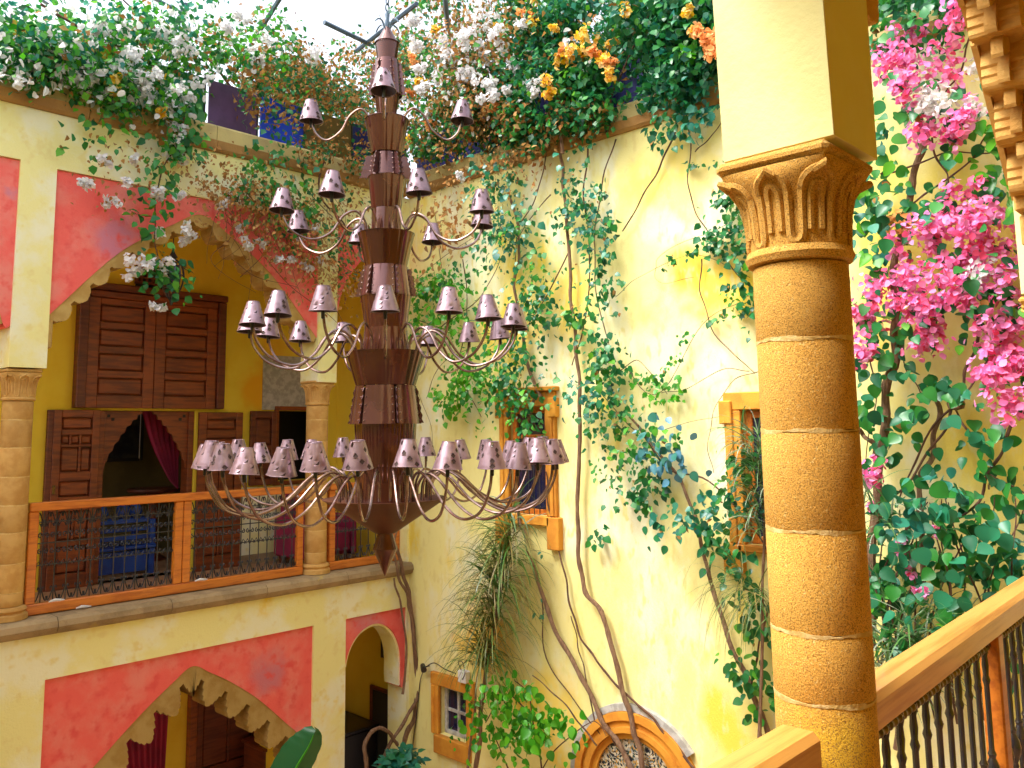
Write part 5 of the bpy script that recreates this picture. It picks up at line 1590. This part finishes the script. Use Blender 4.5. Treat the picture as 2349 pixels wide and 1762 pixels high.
# --- pink bougainvillea right of the near column
b = plant('bougainvillea', 'pink flowering bougainvillea with thorny stems right of the thick column', 'climber', (-.2, -6.3, G))
b.dens = .55
def Rq(pts, off=.25): return [onR(x, y, -off) for x, y in pts]
for pts, r in (([(1870, 1500), (1885, 1200), (1895, 1060), (1905, 950), (1922, 820), (1938, 720), (1930, 600), (1960, 450), (1985, 340), (1992, 260)], (.040, .026)), ([(2000, 1300), (1985, 1060), (2010, 990), (2026, 900), (2010, 820)], (.022, .016)), ([(1900, 1000), (1880, 950), (1855, 930)], (.02, .015))):
    b.stem(Rq(pts), r, 'bark', .015, 8)
for pts, r in (([(2130, 640), (2110, 730), (2085, 810), (2060, 880), (2020, 960), (1960, 1040), (1890, 1110)], .012), ([(2190, 700), (2120, 800), (2060, 880)], .010), ([(2060, 880), (2105, 950), (2130, 1010), (2140, 1060)], .008), ([(2190, 910), (2150, 1000), (2110, 1080), (2030, 1160)], .012), ([(2060, 880), (1990, 960), (1940, 1100)], .009), ([(1900, 380), (1960, 360), (2060, 330), (2140, 330)], .008), ([(1960, 450), (2040, 390), (2110, 330), (2160, 250)], .008),
               ([(2010, 300), (2040, 370), (2060, 420)], .008), ([(2100, 60), (2080, 140), (2050, 190), (1990, 290)], .008), ([(1990, 560), (1950, 700), (1960, 800), (1990, 850)], .006), ([(1870, 700), (1890, 850), (1870, 1000)], .006), ([(2130, 1020), (2200, 1060), (2240, 1080)], .007)):
    b.stem(Rq(pts, .3), (r, r * .65), 'twig', .012, 6)
kn = MB().lathe([(.0, -.05), (.05, -.035), (.06, 0), (.045, .04), (.0, .05)], 10, tuple(onR(2065, 872, -.3))).build('stem_knot', M['bark'], None, True)
at_world(kn, b.root)
for pts, wd, n, key in (([(1895, 0), (1905, 120), (1900, 260), (1890, 400), (1870, 540), (1860, 680), (1860, 780)], .36, 230, 'green'), ([(1990, 20), (1940, 60), (1900, 120)], .35, 70, 'dark'), ([(1930, 210), (1940, 300), (1890, 420)], .3, 90, 'green'), ([(2010, 280), (2080, 220), (2140, 200)], .4, 80, 'dark'),
                        ([(2110, 330), (2150, 300), (2180, 260)], .25, 40, 'bright'), ([(2120, 400), (2150, 380), (2170, 440)], .3, 50, 'bright'), ([(1900, 500), (1950, 460), (2040, 430)], .4, 100, 'dark'), ([(1880, 780), (1920, 700), (1990, 740)], .3, 80, 'dark'), ([(2060, 680), (2120, 660), (2190, 640)], .3, 100, 'dark'),
                        ([(1940, 740), (1960, 850), (1930, 960), (1910, 1010)], .3, 90, 'dark'), ([(1990, 840), (2030, 860), (2070, 860)], .2, 40, 'dark'), ([(2100, 900), (2110, 980), (2090, 1060), (2140, 1000)], .2, 40, 'dark'), ([(2140, 760), (2180, 780), (2200, 840)], .2, 30, 'green'), ([(1880, 300), (1890, 420), (1910, 520)], .25, 80, 'teal'), ([(2000, 620), (2060, 560), (2160, 600)], .5, 110, 'dark'),
                        ([(1870, 850), (1880, 930), (1870, 1010)], .25, 50, 'dark')):
    b.strand(Rq(pts, .25), wd, n, key, OR, (.065, .115), .25)
ROOT_PINK = b.root
for (x, y, rad, key) in ((2045, 118, 52, 'pink'), (1925, 110, 28, 'pink'), (1945, 150, 30, 'pink'), (1955, 195, 24, 'pink'), (1985, 285, 17, 'pink'), (2050, 280, 24, 'pink'), (2085, 255, 18, 'pink'), (2010, 530, 58, 'pink'), (1965, 610, 50, 'pink'), (2115, 490, 46, 'pink'), (2150, 530, 36, 'pink'), (2065, 570, 34, 'pink'), (2078, 635, 34, 'pink'),
                         (1985, 665, 36, 'pink'), (2005, 725, 26, 'pink'), (1872, 690, 22, 'pink'), (1862, 760, 15, 'pink'), (1898, 615, 22, 'pink'), (2165, 715, 30, 'pink'), (2150, 755, 26, 'pink'), (2133, 800, 16, 'pink'), (2190, 870, 26, 'pink'), (2195, 800, 20, 'pink'), (2065, 18, 18, 'pink'), (2080, 440, 34, 'pink'), (2030, 470, 34, 'pink'), (2170, 600, 26, 'pink'), (1975, 70, 12, 'pink'), (2020, 230, 16, 'white'), (2000, 225, 18, 'white'), (2115, 145, 10, 'white'), (2105, 240, 12, 'white'), (1955, 480, 14, 'peach'), (1885, 1020, 9, 'pink'), (2120, 590, 16, 'white')):
    c = onR(x, y, -random.uniform(.3, .55)); rr = rad / 182 * .70
    k = max(4, int(rad * .42)); n = int(20 + rad * 3.7)
    sub = rng.normal(0, .52, (k, 3)) * rr * np.array((.8, 1.05, 1.25))
    pick = rng.integers(0, k, n)
    loc = rng.normal(0, .036, (n, 3))
    d = sub[pick] + loc
    o = leaf_mesh('blossom_cluster', np.array(tuple(c)) + d, loc + rng.normal(0, .02, (n, 3)) + np.array((-.02, 0, .02)), rng.normal(0, 1, (n, 3)), rng.uniform(.032, .066, n), LF[key], b.root, 'petal')
    o['kind'] = 'stuff'
# the largest leaves, each an object of its own
BIG = []
for key in ('green', 'dark', 'teal', 'bright'):
    for q in range(3):
        o = leaf_mesh('leaf', [(0, 0, 0)], [(0, 0, 1)], [(1, 0, 0)], [.118], LF[key], None, 'big', 1.05, None)
        BIG.append(o.data); bpy.data.objects.remove(o)


def big_leaves(root, lst):
    for (x, y), key, off in lst:
        c = onR(x, y, -off)
        nrm = Vector((-1 + random.gauss(0, .4), random.gauss(0, .6), .4 + random.gauss(0, .4))).normalized()
        t = Vector((random.gauss(0, .4), random.gauss(0, .6), -.8))
        t = (t - nrm * t.dot(nrm)).normalized()
        bb = nrm.cross(t)
        mm = Matrix((t, bb, nrm)).transposed().to_4x4()
        o = inst('leaf', random.choice(BIG[key * 3:key * 3 + 3]), root)
        s = random.uniform(.7, 1.1)
        o.matrix_local = Matrix.Translation(c - Vector(root.location)) @ mm @ Matrix.Scale(s, 4)


lst = []
for x, y in ((2080, 900), (2105, 930), (2110, 960), (2130, 1000), (2180, 935), (2190, 1000), (2150, 820), (2060, 830), (2040, 850), (2020, 840), (2080, 850), (1900, 800), (1880, 840), (1895, 900), (1960, 900), (1990, 870), (2150, 300), (2165, 330), (2150, 360), (2175, 420), (2120, 400), (2060, 340), (2170, 470), (2100, 1060), (2170, 1060), (1870, 870), (1940, 950), (1975, 1000), (2160, 640), (2190, 660), (1990, 180), (1910, 330), (1880, 470), (1900, 560)):
    for _ in range(3):
        lst.append(((x + random.gauss(0, 14), y + random.gauss(0, 14)), random.choice((0, 1, 1, 2, 3) if y < 700 else (0, 1, 1, 2)), random.uniform(.2, .5)))
big_leaves(b.root, lst)
b.finish(shape='big')

b = plant('shrub', 'dense dark green leafy shrub with pink specks behind the near handrail', 'shrub', (-.5, -6.4, G))
for _ in range(30):
    x = random.uniform(1850, 2280); y = random.uniform(1060, 1420) + max(0, (1950 - x) * .2)
    b.blob(onR(x, y, -random.uniform(.15, .9)), random.uniform(.12, .24), random.randint(16, 32), random.choice(('green', 'dark', 'teal', 'dark')), (.065, .11))
flowers(b, [(2020, 1150, 8), (1945, 1180, 7), (1930, 1260, 8), (1990, 1275, 7), (1965, 1240, 8), (2015, 1145, 7), (1875, 1090, 7)], 'R', 'pink', (.4, .9), (.025, .045), .6)
for _ in range(16):
    x = random.uniform(1860, 2220)
    b.stem(Rq([(x, 1560), (x + random.uniform(-60, 60), 1300), (x + random.uniform(-120, 120), 1080)], random.uniform(.2, .6)), (.010, .004), 'twig', .02, 5)
lst = [((random.uniform(1870, 2200), random.uniform(1040, 1330)), random.choice((0, 1, 2, 2)), random.uniform(.3, 1.0)) for _ in range(80)]
big_leaves(b.root, lst)
b.finish(shape='big')

# --- grassy plants
b = plant('papyrus_plant', 'tall drooping grassy plant with a long stalk beside the small tan window', 'plant', (-.25, -1.35, G))
def along(pts, off):
    P = crom(Rp(pts, off), 6)
    return lambda: random.choice(P)
b.stem(Rp([(1020, 1720), (1035, 1600), (1045, 1480), (1062, 1380), (1085, 1250), (1100, 1150)], .25), (.030, .014), 'bark', .006, 7)
b.stem(Rp([(1000, 1720), (1018, 1600), (1030, 1480), (1050, 1380)], .28), (.016, .010), 'bark', .006, 6)
blades(b.root, along([(1045, 1440), (1065, 1330), (1085, 1230), (1110, 1130)], .28), 640, .78, lambda: (random.gauss(0, .5) - .3, random.gauss(.25, 1.1), random.uniform(-.1, 1.0)), 'blade', droop=1.15, wid=.009, spread=.035)
blades(b.root, along([(1070, 1260), (1110, 1130)], .35), 16, .62, lambda: (random.gauss(0, .4) - .5, random.gauss(0, .8), random.uniform(.4, 1.1)), 'bladeg', droop=1.2, wid=.018, spread=.03)
blades(b.root, along([(1035, 1530), (1045, 1440)], .27), 60, .32, lambda: (random.gauss(0, .5) - .3, random.gauss(0, 1), random.uniform(.3, 1.1)), 'blade', droop=.5, wid=.005, spread=.02)
b.finish()
b = plant('papyrus_plant', 'drooping grassy plant in front of the orange window behind the near column', 'plant', (-.25, -4.95, G))
b.stem(Rp([(1640, 1700), (1645, 1400), (1650, 1200), (1640, 950)], .25), (.018, .010), 'bark', .01, 6)
blades(b.root, along([(1650, 1150), (1645, 1050), (1630, 950)], .3), 260, .5, lambda: (random.gauss(0, .5) - .3, random.gauss(.3, .9), random.uniform(.2, 1.1)), 'bladeg', droop=1.1, wid=.008, spread=.04)
blades(b.root, along([(1640, 1290), (1600, 1255)], .3), 110, .75, lambda: (random.gauss(0, .4) - .3, random.gauss(.2, .7), random.uniform(-.3, .6)), 'blade', droop=1.7, wid=.005, spread=.05)
b.finish()
b = plant('papyrus_plant', 'silvery long-bladed grass in the angle of the column and handrail', 'plant', (-.9, -5.9, G))
blades(b.root, along([(1870, 1480), (1930, 1420), (2010, 1390)], .8), 170, .75, lambda: (random.gauss(0, .6) - .2, random.gauss(0, 1), random.uniform(.3, 1.0)), 'bladeg', droop=.9, wid=.009, spread=.08)
blades(b.root, along([(1870, 1150), (1900, 1100)], .6), 50, .5, lambda: (random.gauss(0, .6) - .2, random.gauss(0, 1), random.uniform(.3, 1.0)), 'bladeg', droop=1.0, wid=.008, spread=.06)
b.stem([onR(1935, 1620, -.8), onR(1950, 1450, -.8), onR(1963, 1370, -.8)], .02, 'bark')
b.finish()

# --- bright shrub at the foot of the vine wall
b = plant('shrub', 'bright fresh green young shrub between small window and arched doorway', 'shrub', (-.4, -2.1, G))
for pts, wd, n in (([(1150, 1530), (1100, 1490), (1060, 1540), (1040, 1620)], .30, 150), ([(1130, 1470), (1180, 1530), (1230, 1560), (1250, 1590)], .26, 110), ([(1150, 1520), (1160, 1600), (1170, 1650)], .30, 80), ([(1080, 1560), (1130, 1590), (1200, 1600)], .30, 90)):
    b.strand(Rp(pts, .35), wd, n, 'bright', OR, (.06, .10), .35)
for pts in ([(1180, 1720), (1160, 1600), (1140, 1500), (1110, 1470)], [(1290, 1610), (1250, 1560), (1200, 1500), (1150, 1460)], [(1120, 1720), (1090, 1640), (1060, 1580)], [(1150, 1540), (1090, 1500), (1050, 1560)]):
    b.stem(Rp(pts, .32), (.009, .005), 'twig')
b.stem(Rp([(1140, 1720), (1200, 1620), (1260, 1570), (1290, 1560), (1310, 1590)], .2), (.007, .004), 'twig')
b.stem(Rp([(1170, 1300), (1180, 1420), (1230, 1500), (1300, 1590)], .05), (.007, .006), 'twig')
b.finish(shape='big')

# --- banana plant and a dark potted plant on the courtyard floor
r = thing('banana_plant', 'single broad banana leaf standing before the lower scalloped arch', 'plant', (-1.9, -1.2, G))
M['banana'] = leafmat('banana_leaf', [(.010, .10, .03), (.014, .12, .035)], rough=.38, trans=.25)
mid = crom([onL(520, 2000, -1.1), onL(600, 1740, -1.15), onL(640, 1660, -1.2), (onL(668, 1612, -1.22)), onL(682, 1577, -1.25)], 6)
vs, fs = [], []
m = len(mid)
for i, p in enumerate(mid):
    t = i / (m - 1); wv = .20 * math.sin(PI * min(1, max(0.0, t * 1.02 - .02))) ** .5 * (1 if t > .3 else t / .3) if t < 1 else 0
    wv = max(wv, .012)
    if i == m - 1: wv = .01
    d = (mid[min(i + 1, m - 1)] - mid[max(i - 1, 0)]).normalized()
    sv = d.cross(Vector((.3, 1, .15))).normalized()
    nv = sv.cross(d)
    for s in (-1, -.5, 0, .5, 1):
        vs.append(tuple(p + sv * wv * s + nv * (abs(s) * .09 + .008 * math.sin(i * 2.1 + s * 3) * abs(s))))
for i in range(m - 1):
    for k in range(4):
        a = i * 5 + k
        fs.append((a, a + 1, a + 6, a + 5))
at_world(MB().add(vs, fs).build('leaf', M['banana'], None, True), r)
at_world(MB().tube([p + Vector((-.01, -.012, .008)) for p in mid[:-2]], [.02 - .016 * i / m for i in range(m - 2)], 6).build('midrib', LF['bright'], None, True), r)
at_world(MB().tube([Vector((mid[0].x, -1.1, G)), mid[0]], [.06, .025], 8).build('stalk', LF['green'], None, True), r)
b = plant('potted_plant', 'bluish dark rosette plant at the foot of the corner vine', 'plant', (-.7, -.5, G))
c = onL(868, 1650, -.55)
at_world(MB().lathe([(.12, G), (.17, c.z - .45), (.19, c.z - .42), (.17, c.z - .42), (.1, c.z - .45)], 18, (c.x, c.y, 0)).build('pot', M['farstone'], None, True), b.root)
b.stem([Vector((c.x, c.y, c.z - .45)), c], (.02, .012), 'bark')
n = 190
d = unit(rng.normal(0, 1, (n, 3)) + np.array((0, 0, .5))) * rng.uniform(.05, .20, (n, 1))
b.leaves('teal', np.array(tuple(c)) + d * np.array((1.25, 1.25, .7)), np.array((0, -.3, .8)) + rng.normal(0, .3, (n, 3)), d + np.array((0, 0, .05)), rng.uniform(.08, .13, n))
b.finish()

# ------------------------------------------------------------------ lantern, junction box, cable
ln = thing('hanging_lantern', 'black iron lantern hanging in the wide upper arch among white blossoms', 'lantern', (-3.0, .2, 1.35))
c = onL(372, 600, .25)
for k in range(10):
    a = 2 * PI * k / 10
    at_world(MB().tube(crom([(c.x + r * math.cos(a), c.y + r * math.sin(a), c.z + z) for r, z in ((.02, .20), (.09, .15), (.12, .02), (.09, -.12), (.02, -.24))], 4), .006, 4).build('lantern_rib', M['iron'], None, True), ln)
for r, z in ((.09, .15), (.121, .02), (.09, -.12)):
    at_world(MB().tube([(c.x + r * math.cos(a), c.y + r * math.sin(a), c.z + z) for a in np.linspace(0, 2 * PI, 17)], .006, 4, False).build('lantern_ring', M['iron'], None, True), ln)
at_world(MB().lathe([(.03, .2), (.05, .22), (.02, .27), (.012, .30), (.004, .34)], 10, tuple(c)).build('lantern_cap', M['iron'], None, True), ln)
at_world(MB().lathe([(.004, -.30), (.02, -.27), (.025, -.24), (.0, -.235)], 10, tuple(c)).build('lantern_finial', M['iron'], None, True), ln)
at_world(MB().lathe([(.07, -.12), (.09, .02), (.07, .13)], 12, tuple(c)).build('lantern_glass', M['glass'], None, True), ln)
at_world(MB().tube([(c.x, c.y, c.z + .33), (c.x, c.y, 2.30)], .005, 5).build('chain', M['iron']), ln)
jb = thing('junction_box', 'white junction box with loose cable on top of the small tan window', 'box', (-.06, -.95, -2.85))
p = onR(1002, 1462, -.06)
at_world(MB().box((p.x - .04, p.y - .065, p.z - .06), (p.x + .04, p.y + .065, p.z + .07), .008).build('housing', M['white']), jb)
at_world(MB().tube(crom([(p.x - .02, p.y + .02, p.z + .07), (p.x - .04, p.y + .05, p.z + .16), (p.x - .04, p.y - .02, p.z + .17), (p.x - .04, p.y - .06, p.z + .06), (p.x - .045, p.y - .02, p.z - .02)], 5), .005, 5).build('cable_loop', M['black'], None, True), jb)
sl = thing('wall_spotlight', 'small black spotlight with cable left of the small tan window', 'lamp', (-.08, -.33, -2.8))
q = onR(919, 1441, -.08)
at_world(MB().tube([q + Vector((.0, .05, .01)), q + Vector((-.05, -.03, -.02))], [.03, .036], 10).build('lamp_head', M['black'], None, True), sl)
at_world(MB().tube([q + Vector((.08, .02, 0)), q], .008, 6).build('bracket', M['black']), sl)
at_world(MB().tube(crom([q + Vector((0, 0, 0)), *Rp([(938, 1432), (960, 1445), (985, 1455)], .05)], 5), .006, 5).build('cable', M['black'], None, True), sl)
at_world(MB().tube(crom([q + Vector((0, 0, 0)), *Rp([(908, 1470), (902, 1530), (893, 1600), (884, 1680)], .02)], 5), .006, 5).build('cable', M['black'], None, True), sl)
